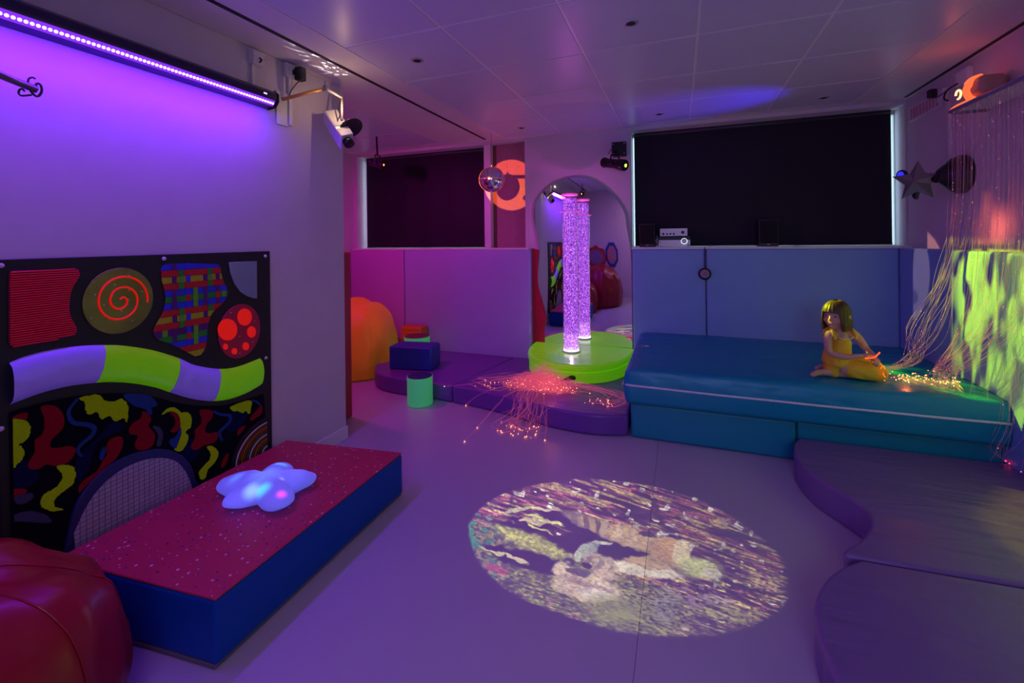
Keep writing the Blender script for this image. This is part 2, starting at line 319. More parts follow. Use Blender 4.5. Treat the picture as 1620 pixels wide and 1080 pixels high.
# ------------------------------------------------------------------ mesh helpers
class MB:
    def __init__(s): s.v = []; s.f = []
    def add(s, vs, fs):
        o = len(s.v); s.v += [tuple(v) for v in vs]; s.f += [tuple(i+o for i in f) for f in fs]; return s
    def box(s, c, d, M=None):
        x, y, z = [k/2 for k in d]; vs = [Vector((a*x, b*y, e*z)) for e in (-1, 1) for b in (-1, 1) for a in (-1, 1)]
        if M is not None: vs = [M @ v for v in vs]
        return s.add([v+Vector(c) for v in vs], [(0, 2, 3, 1), (4, 5, 7, 6), (0, 1, 5, 4), (2, 6, 7, 3), (0, 4, 6, 2), (1, 3, 7, 5)])
    def bb(s, a, b): return s.box([(a[i]+b[i])/2 for i in range(3)], [abs(a[i]-b[i]) for i in range(3)])
    def tube(s, pts, r, n=8, cap=True):
        pts = [Vector(p) for p in pts]; rs = r if isinstance(r, (list, tuple)) else [r]*len(pts)
        t0 = (pts[1]-pts[0]).normalized(); a = Vector((0, 0, 1)) if abs(t0.z) < .9 else Vector((1, 0, 0))
        u = t0.cross(a).normalized(); vs = []; fs = []
        for i, p in enumerate(pts):
            t = (pts[min(i+1, len(pts)-1)]-pts[max(i-1, 0)])
            t = t.normalized() if t.length > 1e-9 else t0
            u = (u-t*u.dot(t)); u = u.normalized() if u.length > 1e-6 else t.orthogonal().normalized(); w = t.cross(u)
            for k in range(n): q = 2*PI*k/n; vs.append(p+(u*math.cos(q)+w*math.sin(q))*rs[i])
        for i in range(len(pts)-1):
            for k in range(n): fs.append((i*n+k, i*n+(k+1) % n, (i+1)*n+(k+1) % n, (i+1)*n+k))
        if cap: fs.append(tuple(range(n-1, -1, -1))); fs.append(tuple((len(pts)-1)*n+k for k in range(n)))
        return s.add(vs, fs)
    def lathe(s, c, prof, n=32, M=None):
        vs = []; fs = []
        for r, z in prof:
            for k in range(n):
                v = Vector((r*math.cos(2*PI*k/n), r*math.sin(2*PI*k/n), z)); vs.append((M @ v if M is not None else v)+Vector(c))
        L = len(prof)
        for i in range(L-1):
            for k in range(n): fs.append((i*n+k, i*n+(k+1) % n, (i+1)*n+(k+1) % n, (i+1)*n+k))
        fs.append(tuple(range(n-1, -1, -1))); fs.append(tuple((L-1)*n+k for k in range(n)))
        return s.add(vs, fs)
    def prism(s, pts, vec):
        pts = [Vector(p) for p in pts]; n = len(pts); vec = Vector(vec)
        return s.add(pts+[p+vec for p in pts], [tuple(range(n-1, -1, -1)), tuple(range(n, 2*n))]+[(i, (i+1) % n, n+(i+1) % n, n+i) for i in range(n)])
    def sphere(s, c, r, n=16, m=10, M=None):
        r = r if isinstance(r, (tuple, list)) else (r, r, r); vs = []; fs = []
        for i in range(m+1):
            a = PI*i/m
            for k in range(n):
                b = 2*PI*k/n; v = Vector((r[0]*math.sin(a)*math.cos(b), r[1]*math.sin(a)*math.sin(b), -r[2]*math.cos(a)))
                vs.append((M @ v if M is not None else v)+Vector(c))
        for i in range(m):
            for k in range(n): fs.append((i*n+k, i*n+(k+1) % n, (i+1)*n+(k+1) % n, (i+1)*n+k))
        return s.add(vs, fs)
    def octa(s, c, r):
        c = Vector(c); return s.add([c+Vector(d)*r for d in ((1, 0, 0), (-1, 0, 0), (0, 1, 0), (0, -1, 0), (0, 0, 1), (0, 0, -1))], [(0, 2, 4), (2, 1, 4), (1, 3, 4), (3, 0, 4), (2, 0, 5), (1, 2, 5), (3, 1, 5), (0, 3, 5)])
    def build(s, name, material, parent=None, smooth=False, bevel=0, seg=2, sub=0, label=None, kind=None):
        me = bpy.data.meshes.new(name); me.from_pydata(s.v, [], s.f); me.validate()
        bm = bmesh.new(); bm.from_mesh(me); bmesh.ops.remove_doubles(bm, verts=bm.verts, dist=1e-6); bmesh.ops.recalc_face_normals(bm, faces=bm.faces); bm.to_mesh(me); bm.free()
        return link(name, me, material, parent, smooth, bevel, seg, sub, label, kind)
def link(name, me, material, parent=None, smooth=False, bevel=0, seg=2, sub=0, label=None, kind=None):
    if material is not None: me.materials.clear(); me.materials.append(material)
    o = bpy.data.objects.new(name, me); COL.objects.link(o)
    if parent is not None: o.parent = parent; o.matrix_parent_inverse = wm(parent).inverted()
    if smooth:
        for p in me.polygons: p.use_smooth = True
    if bevel:
        b = o.modifiers.new('bevel', 'BEVEL'); b.width = bevel; b.segments = seg; b.limit_method = 'ANGLE'; b.angle_limit = math.radians(40)
        for p in me.polygons: p.use_smooth = True
        try: me.set_sharp_from_angle(angle=math.radians(50))
        except Exception: pass
    if sub: sm = o.modifiers.new('sub', 'SUBSURF'); sm.levels = sub; sm.render_levels = sub
    if label: o['label'] = label
    if kind: o['kind'] = kind
    return o
def wm(o):
    m = Matrix.LocRotScale(o.location, o.rotation_euler, o.scale)
    return (wm(o.parent) @ o.matrix_parent_inverse @ m) if o.parent else m
def thing(name, label, cat, loc=(0, 0, 0), group=None, rz=0):
    o = bpy.data.objects.new(name, None); o.empty_display_size = .1; o.location = loc; o.rotation_euler = (0, 0, rz); COL.objects.link(o)
    return tag(o, label, cat, group)
def tag(o, label, cat, group=None):
    o['label'] = label; o['category'] = cat
    if group: o['group'] = group
    return o
def struct(o): o['kind'] = 'structure'; return o
def rotm(z=None, vec=None, upv='Y'):
    return Vector(vec).to_track_quat('Z', upv).to_matrix() if vec is not None else Matrix.Rotation(z, 3, 'Z')

# ------------------------------------------------------------------ the room shell
XL = -2.333; XR = 1.80; YB = 4.70; YW = 4.85; ZC = 2.60; YF = -1.40
fl = struct(MB().bb((-4.1, -3.2, -.08), (2.0, 5.1, -.012)).build('floor', M_DARK))
for a, b in (((-4.0, -3.0), (-.1608, 5.0)), ((-.1592, -3.0), (1.95, 5.0))):
    MB().bb((a[0], a[1], -.012), (b[0], b[1], 0)).build('vinyl_sheet', M_FLOOR, fl)
wl = struct(MB().bb((XL, YF-.1, 0), (-4.1, 2.63, ZC)).build('wall_left', M_WALL, bevel=.006))
struct(MB().bb((XR, YF-.1, 0), (2.0, 5.1, ZC)).build('wall_right', M_WALL))
wb = MB().bb((-4.1, YB, 0), (2.0, 5.1, 1.345)).bb((-4.1, YB, 2.565), (2.0, 5.1, ZC))
wb.bb((-4.1, YB, 1.345), (-3.955, 5.1, 2.565)).bb((-1.61, YB, 1.345), (-.47, 5.1, 2.565)).bb((-2.14, 4.86, 1.345), (-1.6, 5.1, 2.565)).bb((1.795, YB, 1.345), (1.9, 5.1, 2.565))
struct(wb.build('wall_back', M_WALL))
struct(MB().bb((-4.1, 2.6, 0), (-4.0, 5.1, ZC)).build('wall_alcove', M_WALL))
wf = MB().bb((-2.4, YF, 0), (0.0, YF-.12, ZC)).bb((.9, YF, 0), (XR, YF-.12, ZC)).bb((0, YF, 2.1), (.9, YF-.12, ZC))
struct(wf.build('wall_front', M_WALL))
dr = MB().bb((-.05, YF+.01, 0), (0, YF-.13, 2.15)).bb((.9, YF+.01, 0), (.95, YF-.13, 2.15)).bb((-.05, YF+.01, 2.1), (.95, YF-.13, 2.15))
dr = struct(dr.build('door_1', M_FRAME, bevel=.004))
MB().box((.93, -1.83, 1.04), (.04, .84, 2.05)).build('door_leaf', M_WPLA, dr, bevel=.003)
struct(MB().bb((-.6, -3.0, 0), (-.5, YF-.12, ZC)).bb((1.5, -3.0, 0), (1.6, YF-.12, ZC)).bb((-.6, -3.1, 0), (1.6, -3.0, ZC)).bb((-.6, -3.1, ZC), (1.6, YF-.12, ZC+.05)).build('wall_corridor', M_WALL))
# ceiling: backing slab, plaster margins with dark strips for shadow-gap slots, metal tiles
ce = struct(MB().bb((-4.1, YF-.12, ZC+.0035), (2.0, 5.1, ZC+.12)).build('ceiling', M_JOINT))
mg = MB()
for a, b in (((-2.34, YF), (-2.072, YB+.01)), ((-2.044, YF), (-1.845, 4.60)), ((1.405, YF), (1.748, 4.60)), ((1.774, YF), (XR, YB+.01)), ((-2.050, 4.60), (1.752, YB+.01)), ((-4.0, 2.6), (-2.34, 2.78)), ((-4.0, 4.56), (-2.34, YB+.01)), ((-2.62, 2.78), (-2.34, 4.56))):
    mg.bb((a[0], a[1], ZC-.001), (b[0], b[1], ZC+.004))
mg.build('ceiling_margin', M_CEILB, ce)
sl = MB().bb((-2.072, YF, ZC-.004), (-2.044, 4.6, ZC+.0036)).bb((1.748, YF, ZC-.004), (1.774, 4.6, ZC+.0036)); sl.build('shadow_gap_strip', M_DARK, ce)  # dark strips painted in for the shade of the ceiling slots
tile_me = {}
def tile(x0, y0, x1, y1):
    key = (round(x1-x0, 3), round(y1-y0, 3))
    if key not in tile_me:
        w, d = key; g = .0075; b = .003
        vs = [(-w/2+g, -d/2+g, .003), (w/2-g, -d/2+g, .003), (w/2-g, d/2-g, .003), (-w/2+g, d/2-g, .003)]
        vs += [(-w/2+g+b, -d/2+g+b, 0), (w/2-g-b, -d/2+g+b, 0), (w/2-g-b, d/2-g-b, 0), (-w/2+g+b, d/2-g-b, 0)]
        me = bpy.data.meshes.new('ceiling_tile'); me.from_pydata(vs, [], [(4, 7, 6, 5), (0, 4, 5, 1), (1, 5, 6, 2), (2, 6, 7, 3), (3, 7, 4, 0)]); me.materials.append(M_CEIL); tile_me[key] = me
    o = bpy.data.objects.new('ceiling_tile', tile_me[key]); o.location = ((x0+x1)/2, (y0+y1)/2, ZC); COL.objects.link(o); o.parent = ce
for i in range(5):
    for j in range(10): tile(-1.845+.65*i, -1.66+.626*j if j else YF, -1.845+.65*(i+1), -1.66+.626*(j+1))
for i in range(2):
    for j in range(3): tile(-4.0+.69*i, 2.78+.593*j, -4.0+.69*(i+1), 2.78+.593*(j+1))
# sills, window frames, panes
struct(MB().bb((-3.955, 4.60, 1.345), (-1.56, 4.93, 1.366)).build('trim_1', M_FRAME, bevel=.003))
struct(MB().bb((-.46, 4.60, 1.345), (XR, 4.93, 1.366)).build('trim_2', M_FRAME, bevel=.003))
struct(MB().bb((XL-.001, YF, 0), (XL+.012, 2.635, .09)).build('baseboard_left', M_FRAME, bevel=.002))
def window(name, x0, x1, mull):
    fr = MB(); y0, y1 = 4.90, 4.96
    fr.bb((x0, y0, 1.366), (x1, y1, 1.371)).bb((x0, y0, 2.53), (x1, y1, 2.565))
    for x in [x0-.004]+mull+[x1+.004]: fr.bb((x-.008, y0, 1.366), (x+.01, y1, 2.565))
    w = struct(fr.build(name, M_FRAME))
    xs = [x0]+mull+[x1]
    for a, b in zip(xs[:-1], xs[1:]): MB().bb((a+.008, 4.925, 1.372), (b-.008, 4.933, 2.53)).build('pane', M_PANE, w)
window('window_1', -3.955, -2.14, [-3.05]); window('window_2', -.47, 1.795, [.28, 1.04])
# trims: white box beside left blind, bulkhead strip above the blinds
struct(MB().bb((-2.135, 4.72, 1.366), (-2.055, 4.90, 2.565)).build('trim_3', M_FRAME, bevel=.003))
struct(MB().bb((-2.055, 4.80, 1.366), (-2.0, 4.90, 2.565)).build('trim_4', mat('brown_upright', (.25, .08, .07), .5)))
struct(MB().bb((-1.62, 4.695, 1.366), (-1.58, 4.72, 2.565)).build('trim_5', M_WALL))
# textured infill panel between left window and mirror
pm = mat('textured_panel', (.36, .18, .22), .7, bump=.02, bscale=55, var=.35, vscale=70)
tag(MB().bb((-2.0, 4.78, 1.366), (-1.605, 4.86, 2.565)).build('infill_panel', pm, bevel=.003), 'rough reddish brown panel between left blind and mirror wall, orange disc on it', 'panel')

# ------------------------------------------------------------------ blackout blinds
def blind(x0, x1, label, z0=1.385):
    t = thing('blackout_blind', label, 'blind', ((x0+x1)/2, YW, 2.56))
    b = MB(); n = 24; z0 = 1.381
    for i in range(n+1):
        x = x0+(x1-x0)*i/n; d = .004*math.sin(i*1.3)
        for z in (z0, 1.8, 2.2, 2.55): b.v.append((x, YW+d*(z < 2.5), z))
    for i in range(n):
        for k in range(3): b.f.append((i*4+k, i*4+4+k, i*4+5+k, i*4+1+k))
    b.build('fabric', M_BLIND, t, smooth=True)
    MB().tube([(x0, YW+.012, 2.545), (x1, YW+.012, 2.545)], .022, 12).build('roller', M_DGREY, t, smooth=True)
    MB().tube([(x0, YW, z0), (x1, YW, z0)], .009, 8).build('bottom_bar', M_BLKM, t, smooth=True)
    return t
blind(-3.912, -2.165, 'black roller blind over the smaller window left of the mirror')
blind(-.445, 1.752, 'wide black roller blind over the large window on the right')

# ------------------------------------------------------------------ wall pads
def pad(name, a, b, m, label, parent=None, wr=.006, seed=0, group=None):
    """upholstered pad: box subdivided, edges rounded, face slightly pillowed and wrinkled"""
    a = Vector(a); b = Vector(b); lo = Vector([min(a[i], b[i]) for i in range(3)]); hi = Vector([max(a[i], b[i]) for i in range(3)])
    d = hi-lo; ax = min(range(3), key=lambda i: d[i]); others = [i for i in range(3) if i != ax]
    bm = bmesh.new(); bmesh.ops.create_cube(bm, size=1)
    for v in bm.verts: v.co = Vector([lo[i]+d[i]*(v.co[i]+.5) for i in range(3)])
    L = max(d); bmesh.ops.subdivide_edges(bm, edges=[e for e in bm.edges if e.calc_length() > .3], cuts=15, use_grid_fill=True)
    me = bpy.data.meshes.new(name)
    c = (lo+hi)/2
    for v in bm.verts:
        q = [min((v.co[i]-lo[i]), (hi[i]-v.co[i])) for i in others]; e = min(q)
        if e > .001:
            w = min(1, e/.12); s = 1 if v.co[ax] > c[ax] else -1
            v.co[ax] += s*(.006*w + wr*w*noise.noise(Vector((v.co.x*3+seed, v.co.y*3, v.co.z*3))))
    bm.to_mesh(me); bm.free()
    o = link(name, me, m, parent, smooth=True, bevel=min(.018, min(d)*.25), seg=3)
    if label: tag(o, label, 'wall pad' if name == 'wall_pad' else 'mat', group)
    return o
pad('wall_pad', (-3.99, 4.605, .005), (-3.18, 4.69, 1.35), M_PADMAGLIT, 'magenta lit wall pad in the alcove behind the orange bean bag', seed=1)
pad('wall_pad', (-3.172, 4.605, .005), (-1.545, 4.69, 1.35), M_PAD, 'wide lilac wall pad left of the mirror, above the purple floor mat', seed=2)
pad('wall_pad', (-.452, 4.605, .005), (.224, 4.69, 1.35), M_PADBLUELIT, 'narrow blue lit lilac wall pad right of the mirror, under the stacked hi-fi', seed=3)
pad('wall_pad', (.230, 4.605, .005), (1.712, 4.69, 1.35), M_PADBLUELIT, 'wide blue lit wall pad under the large blind, behind the seated child', seed=4)
pad('wall_pad', (1.716, 3.02, .005), (1.79, 4.69, 1.35), M_PADBLUELIT, 'wall pad on the right wall lit by the green spot behind the fibre strands', seed=5)
pad('wall_pad', (1.716, 1.4, .005), (1.79, 3.01, 1.35), M_PADBLUELIT, 'wall pad on the right wall beside the violet floor mats', seed=6)
pad('upright_mat', (-3.9, 2.64, .003), (-2.555, 2.96, 1.37), M_PADRED, 'tall dark red mat standing just past the left wall end', seed=7)

# ------------------------------------------------------------------ floor mats
def softmat(name, outline, z0, z1, m, parent=None, bev=.018, wr=0, wdir=(3, 12), crown=0, smoothk=5, seed=0, amp=.004):
    """flat foam mat with any outline: prism + bevel + wrinkled dense top"""
    pts = [Vector((x, y, 0)) for x, y in outline]
    bm = bmesh.new(); vs = [bm.verts.new((p.x, p.y, z0)) for p in pts]; f = bm.faces.new(vs)
    if f.normal.z > 0: pass
    r = bmesh.ops.extrude_face_region(bm, geom=[f]); tv = [g for g in r['geom'] if isinstance(g, bmesh.types.BMVert)]
    for v in tv: v.co.z = z1
    bmesh.ops.recalc_face_normals(bm, faces=bm.faces)
    me = bpy.data.meshes.new(name); bm.to_mesh(me); bm.free()
    return link(name, me, m, parent, bevel=bev, seg=3)
def curve_pts(pts, k=5, closed=False): return [(p.x, p.y) for p in spline([(a, b, 0) for a, b in pts], k, closed)]
PZ = .157
c1_ = curve_pts([(-3.05, 4.15), (-3.02, 3.86), (-2.88, 3.67), (-2.715, 3.565), (-2.50, 3.530), (-2.30, 3.53), (-2.126, 3.526), (-1.93, 3.508)])
tag(softmat('floor_mat', [(-3.05, 4.6)]+c1_+[(-1.73, 4.6)], .003, PZ, M_PURP, seed=1), 'rounded purple floor mat carrying the blue block, left of the fibre pile', 'mat')
c2_ = curve_pts([(-1.922, 3.507), (-1.70, 3.475), (-1.447, 3.425), (-1.073, 3.315), (-.809, 3.265), (-.586, 3.265), (-.372, 3.33)])
tag(softmat('floor_mat', c2_+[(-.372, 4.6), (-1.722, 4.6)], .003, PZ, M_PURP, seed=2), 'curved purple floor mat under the glowing fibre pile and lime platform', 'mat')
ca = curve_pts([(.70, 3.30), (.655, 3.21), (.622, 3.06), (.628, 2.92), (.66, 2.79), (.72, 2.69), (.775, 2.60), (.80, 2.51), (.785, 2.42), (.74, 2.335), (.68, 2.25), (.61, 2.175)])
MZ = .163
tag(softmat('floor_mat', ca+[(.612, 2.150), (1.19, 2.185), (1.712, 2.21), (1.712, 3.31)], .003, MZ, M_PURPG, bev=.014), 'scalloped violet floor mat in front of the teal blocks on the right', 'mat')
cb_ = curve_pts([(.66, 2.142), (.58, 2.075), (.505, 1.985), (.44, 1.865), (.412, 1.76), (.405, 1.66), (.415, 1.50), (.46, 1.30), (.56, 1.12)])
tag(softmat('floor_mat', [(1.712, 2.200), (1.19, 2.175)]+cb_+[(.62, .95), (1.712, .95)], .003, MZ-.004, M_PURPG, bev=.014), 'scalloped violet floor mat nearest the camera at bottom right', 'mat')
def wrinkle(m, sx, sy, sz, strength, dist, rot=0):
    N, K, b = nodes(m); tc = N.new('ShaderNodeTexCoord'); mp = N.new('ShaderNodeMapping'); mp.inputs['Scale'].default_value = (sx, sy, sz); mp.inputs['Rotation'].default_value = (0, 0, rot)
    K.new(tc.outputs['Object'], mp.inputs[0]); n = N.new('ShaderNodeTexNoise'); n.inputs['Scale'].default_value = 1; n.inputs['Detail'].default_value = 2.5; n.inputs['Distortion'].default_value = .6
    K.new(mp.outputs[0], n.inputs['Vector']); bp = N.new('ShaderNodeBump'); bp.inputs['Strength'].default_value = strength; bp.inputs['Distance'].default_value = dist
    K.new(n.outputs['Fac'], bp.inputs['Height'])
    old = b.inputs['Normal'].links
    if old: K.new(old[0].from_socket, bp.inputs['Normal'])
    K.new(bp.outputs[0], b.inputs['Normal'])
wrinkle(M_PURP, 3, 12, 3, .5, .02, .5); wrinkle(M_PURPG, 2, 9, 3, .55, .025, .45); wrinkle(M_TEAL, 2.2, 9, 4, .6, .03, .12); wrinkle(M_LIME, 3, 8, 3, .25, .02, .2)
wrinkle(M_PAD, 2, 2, 3, .35, .03, 0); wrinkle(M_PADBLUELIT, 2, 2, 3, .35, .03, 0); wrinkle(M_PADMAGLIT, 2, 2, 3, .35, .03, 0)

# teal blocks and mattress
pad('foam_block', (-.352, 3.325, .003), (.690, 4.55, .256), M_TEALB, 'long teal foam block under the left half of the mattress', seed=11, wr=.004)['category'] = 'block'
pad('foam_block', (.697, 3.345, .003), (1.712, 4.55, .256), M_TEALB, 'teal foam block under the right half of the mattress, behind the violet mat', seed=12, wr=.004)['category'] = 'block'
mt = thing('mattress', 'big teal crash mattress with a white piping line where the child sits', 'mattress', (.67, 3.9, .264))
def mattress():
    bm = bmesh.new(); nx, ny, nz_ = 70, 40, 10; x0, x1, y0, y1, z0, z1 = -.375, 1.712, 3.285, 4.595, .266, .52
    vs = {}
    def P(i, j, k):
        if (i, j, k) in vs: return vs[i, j, k]
        x = x0+(x1-x0)*i/nx; y = y0+(y1-y0)*j/ny; z = z0+(z1-z0)*k/nz_
        if k == nz_ : z += 0.006*noise.noise((x*2.2, y*7, 0))+.004*noise.noise((x*5+y*3, y*14, 3))
        ex = min(x-x0, x1-x); ey = min(y-y0, y1-y); ez = min(z-z0, z1-z)
        if j == 0:
            w = math.sin(PI*k/nz_); y -= .022*w; y += .008*w*noise.noise((x*12+z*22, 0, z*6))+.005*w*noise.noise((x*26-z*30, 5, z*4))
        if i == 0: x -= .018*math.sin(PI*k/nz_)
        if k == nz_ and (ey < .05 and y < 4): z -= .014*(1-ey/.05)
        if k == nz_ and (x-x0 < .05): z -= .012*(1-(x-x0)/.05)
        v = bm.verts.new((x, y, z)); vs[i, j, k] = v; return v
    for i in range(nx):
        for j in range(ny):
            bm.faces.new((P(i, j, nz_), P(i+1, j, nz_), P(i+1, j+1, nz_), P(i, j+1, nz_))); bm.faces.new((P(i, j, 0), P(i, j+1, 0), P(i+1, j+1, 0), P(i+1, j, 0)))
    for k in range(nz_):
        for i in range(nx): bm.faces.new((P(i, 0, k), P(i+1, 0, k), P(i+1, 0, k+1), P(i, 0, k+1))); bm.faces.new((P(i, ny, k), P(i, ny, k+1), P(i+1, ny, k+1), P(i+1, ny, k)))
        for j in range(ny): bm.faces.new((P(0, j, k), P(0, j, k+1), P(0, j+1, k+1), P(0, j+1, k))); bm.faces.new((P(nx, j, k), P(nx, j+1, k), P(nx, j+1, k+1), P(nx, j, k+1)))
    bmesh.ops.recalc_face_normals(bm, faces=bm.faces)
    me = bpy.data.meshes.new('cover'); bm.to_mesh(me); bm.free(); return me
link('cover', mattress(), M_TEAL, mt, smooth=True)
pp = [(-.398, 4.5, .398), (-.398, 3.4, .398), (-.397, 3.27, .402), (-.33, 3.258, .402)]+[(-.3+2.0*i/20, 3.257+.002*math.sin(i), .402-.006*math.sin(PI*i/20)) for i in range(21)]
MB().tube(pp, .0075, 8).build('piping', M_WHITE, mt, smooth=True)
lg = onZ(1021, 547, .524)
MB().box((lg.x, lg.y, .5245), (.055, .05, .002)).build('care_label', M_WPLA, mt, label='small white label with dark print')
MB().box((lg.x-.012, lg.y, .5262), (.02, .025, .001)).build('print_mark', M_BLKP, mt).data
# ------------------------------------------------------------------ lime platform with bubble tube, mirror
PTZ = .33
half = []
for i in range(41):
    a = PI+PI*i/40; e = 2/2.35; c, s = math.cos(a), math.sin(a)
    half.append((-.975+.535*math.copysign(abs(c)**e, c), 4.665+.785*math.copysign(abs(s)**e, s)))
pf = thing('platform', 'lime green rounded foam platform at the foot of the bubble tube', 'platform', (-.975, 4.3, PZ))
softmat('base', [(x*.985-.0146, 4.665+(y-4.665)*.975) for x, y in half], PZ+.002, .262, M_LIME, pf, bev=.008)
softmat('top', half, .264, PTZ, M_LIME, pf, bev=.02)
# bubble tube
bt = thing('bubble_tube', 'tall clear bubble column glowing violet on the lime platform', 'bubble tube', (TX, TY, PTZ))
R0 = .079; ZT = 1.905
MB().lathe((TX, TY, 0), [(R0+.012, PTZ+.001), (R0+.012, PTZ+.012), (R0+.004, PTZ+.016)], 40).build('base_ring', M_WPLA, bt, smooth=False)
tb = MB()
n = 40
for z in (PTZ+.016, ZT): tb.v += [(TX+R0*math.cos(2*PI*k/n), TY+R0*math.sin(2*PI*k/n), z) for k in range(n)]
tb.f += [(k, (k+1) % n, n+(k+1) % n, n+k) for k in range(n)]
tb.build('acrylic_tube', M_CLEAR, bt, smooth=True)
MB().lathe((TX, TY, 0), [(R0+.001, ZT-.015), (R0+.003, ZT-.012), (R0+.003, ZT), (R0-.004, ZT+.002)], 40).build('lid', M_GLOWPINK, bt, smooth=True)
zc = onY(901, 335, TY).z
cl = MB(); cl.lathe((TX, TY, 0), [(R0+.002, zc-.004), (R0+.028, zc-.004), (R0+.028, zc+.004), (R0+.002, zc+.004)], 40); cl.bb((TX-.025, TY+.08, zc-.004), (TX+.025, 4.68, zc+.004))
cl.build('collar', M_GLOWPINK, bt)
wt = bpy.data.materials.new('violet_water'); wt.use_nodes = True; N = wt.node_tree.nodes; K = wt.node_tree.links
N.remove(N['Principled BSDF']); tcn = N.new('ShaderNodeTexCoord'); mp = N.new('ShaderNodeMapping'); mp.inputs['Scale'].default_value = (120, 120, 62); K.new(tcn.outputs['Object'], mp.inputs[0])
nn = N.new('ShaderNodeTexNoise'); nn.inputs['Scale'].default_value = 1; nn.inputs['Detail'].default_value = 4; nn.inputs['Distortion'].default_value = 1.2; K.new(mp.outputs[0], nn.inputs['Vector'])
cr = N.new('ShaderNodeValToRGB'); el = cr.color_ramp.elements; el[0].position = .42; el[0].color = (.04, .003, .15, 1); el[1].position = .62; el[1].color = (.72, .24, 1.0, 1); e2 = el.new(.53); e2.color = (.26, .025, .62, 1); K.new(nn.outputs['Fac'], cr.inputs[0])
em = N.new('ShaderNodeEmission'); K.new(cr.outputs[0], em.inputs[0]); em.inputs[1].default_value = 1.6
tr = N.new('ShaderNodeBsdfTransparent'); mi = N.new('ShaderNodeMixShader'); mi.inputs[0].default_value = .80; K.new(tr.outputs[0], mi.inputs[1]); K.new(em.outputs[0], mi.inputs[2]); K.new(mi.outputs[0], N['Material Output'].inputs[0])
wc = MB(); 
for z in (PTZ+.02, 1.862): wc.v += [(TX+(R0-.008)*math.cos(2*PI*k/n), TY+(R0-.008)*math.sin(2*PI*k/n), z) for k in range(n)]
wc.f += [(k, (k+1) % n, n+(k+1) % n, n+k) for k in range(n)]+[tuple(range(n, 2*n))]
wc.build('water_column', wt, bt, smooth=True)
bubm = emat('bubble_glow', (.80, .42, 1.0), 2.8)
bu = MB()
for i in range(2400):
    z = PTZ+.02+1.5*random.random()**2.0; a = random.random()*2*PI; r = (R0-.006)*random.random()**.3
    s = random.uniform(.0012, .0034)
    bu.octa((TX+r*math.cos(a), TY+r*math.sin(a), z), s)
for i in range(900):
    z = PTZ+.02+.16*random.random()**1.4; a = random.random()*2*PI; r = (R0-.006)*random.random()**.3
    bu.octa((TX+r*math.cos(a), TY+r*math.sin(a), z), random.uniform(.002, .005))
bu.build('bubbles', bubm, bt, kind='stuff')
MB().lathe((TX, TY, 0), [(R0-.004, PTZ+.017), (R0-.004, PTZ+.028), (.03, PTZ+.032)], 32).build('base_lamp', emat('base_lamp_glow', (.9, .75, 1.0), 5), bt)
# wavy edged mirror
ol = [(-1.40, .12), (-1.40, .45), (-1.385, .62), (-1.43, .80), (-1.475, .98), (-1.47, 1.15), (-1.455, 1.32), (-1.475, 1.5), (-1.515, 1.68), (-1.50, 1.84), (-1.40, 1.98), (-1.26, 2.075), (-1.10, 2.11), (-.93, 2.10), (-.76, 2.01), (-.62, 1.87), (-.535, 1.72), (-.515, 1.58), (-.495, 1.46), (-.475, 1.3), (-.47, 1.0), (-.47, .6), (-.47, .12)]
mo = [(p.x, p.y) for p in spline([(a, b, 0) for a, b in ol[:-1]], 4, False)]+[ol[-1]]
def mirror_mesh():
    xs = np.linspace(-1.56, -.44, 57); zs = np.linspace(.11, 2.13, 80)
    def yy(x, z): u = (x+.97)/.5; return 4.664+.010*u*u+.0012*math.sin(z*5+x*2)
    bm = bmesh.new(); fr = [bm.verts.new((x, yy(x, z), z)) for x, z in mo]; bm.faces.new(fr)
    for x in xs[1:-1:2]: bmesh.ops.bisect_plane(bm, geom=bm.verts[:]+bm.edges[:]+bm.faces[:], plane_co=(x, 0, 0), plane_no=(1, 0, 0))
    for z in np.linspace(.2, 2.05, 22): bmesh.ops.bisect_plane(bm, geom=bm.verts[:]+bm.edges[:]+bm.faces[:], plane_co=(0, 0, z), plane_no=(0, 0, 1))
    for v in bm.verts: v.co.y = yy(v.co.x, v.co.z)
    bmesh.ops.recalc_face_normals(bm, faces=bm.faces)
    me = bpy.data.meshes.new('glass'); bm.to_mesh(me); bm.free(); return me
mr = thing('wall_mirror', 'tall arched mirror with a wavy edge behind the bubble tube', 'mirror', (-.97, 4.69, .12))
link('mirror_sheet', mirror_mesh(), M_MIRROR, mr, smooth=True)
MB().prism([(x, 4.682, z) for x, z in mo], (0, .015, 0)).build('backing', M_GREYM, mr)
rp = [(-1.54, .16), (-1.54, 1.36)]+[(p.x, p.y) for p in spline([(-1.462, 1.34, 0), (-1.475, 1.1, 0), (-1.47, .95, 0), (-1.43, .78, 0), (-1.385, .60, 0), (-1.40, .45, 0), (-1.40, .16, 0)], 4, False)]
tag(MB().prism([(x, 4.668, z) for x, z in rp], (0, .03, 0)).build('edge_pad', M_PADRED, bevel=.004), 'narrow dark red wavy pad along the lower left edge of the mirror', 'wall pad')

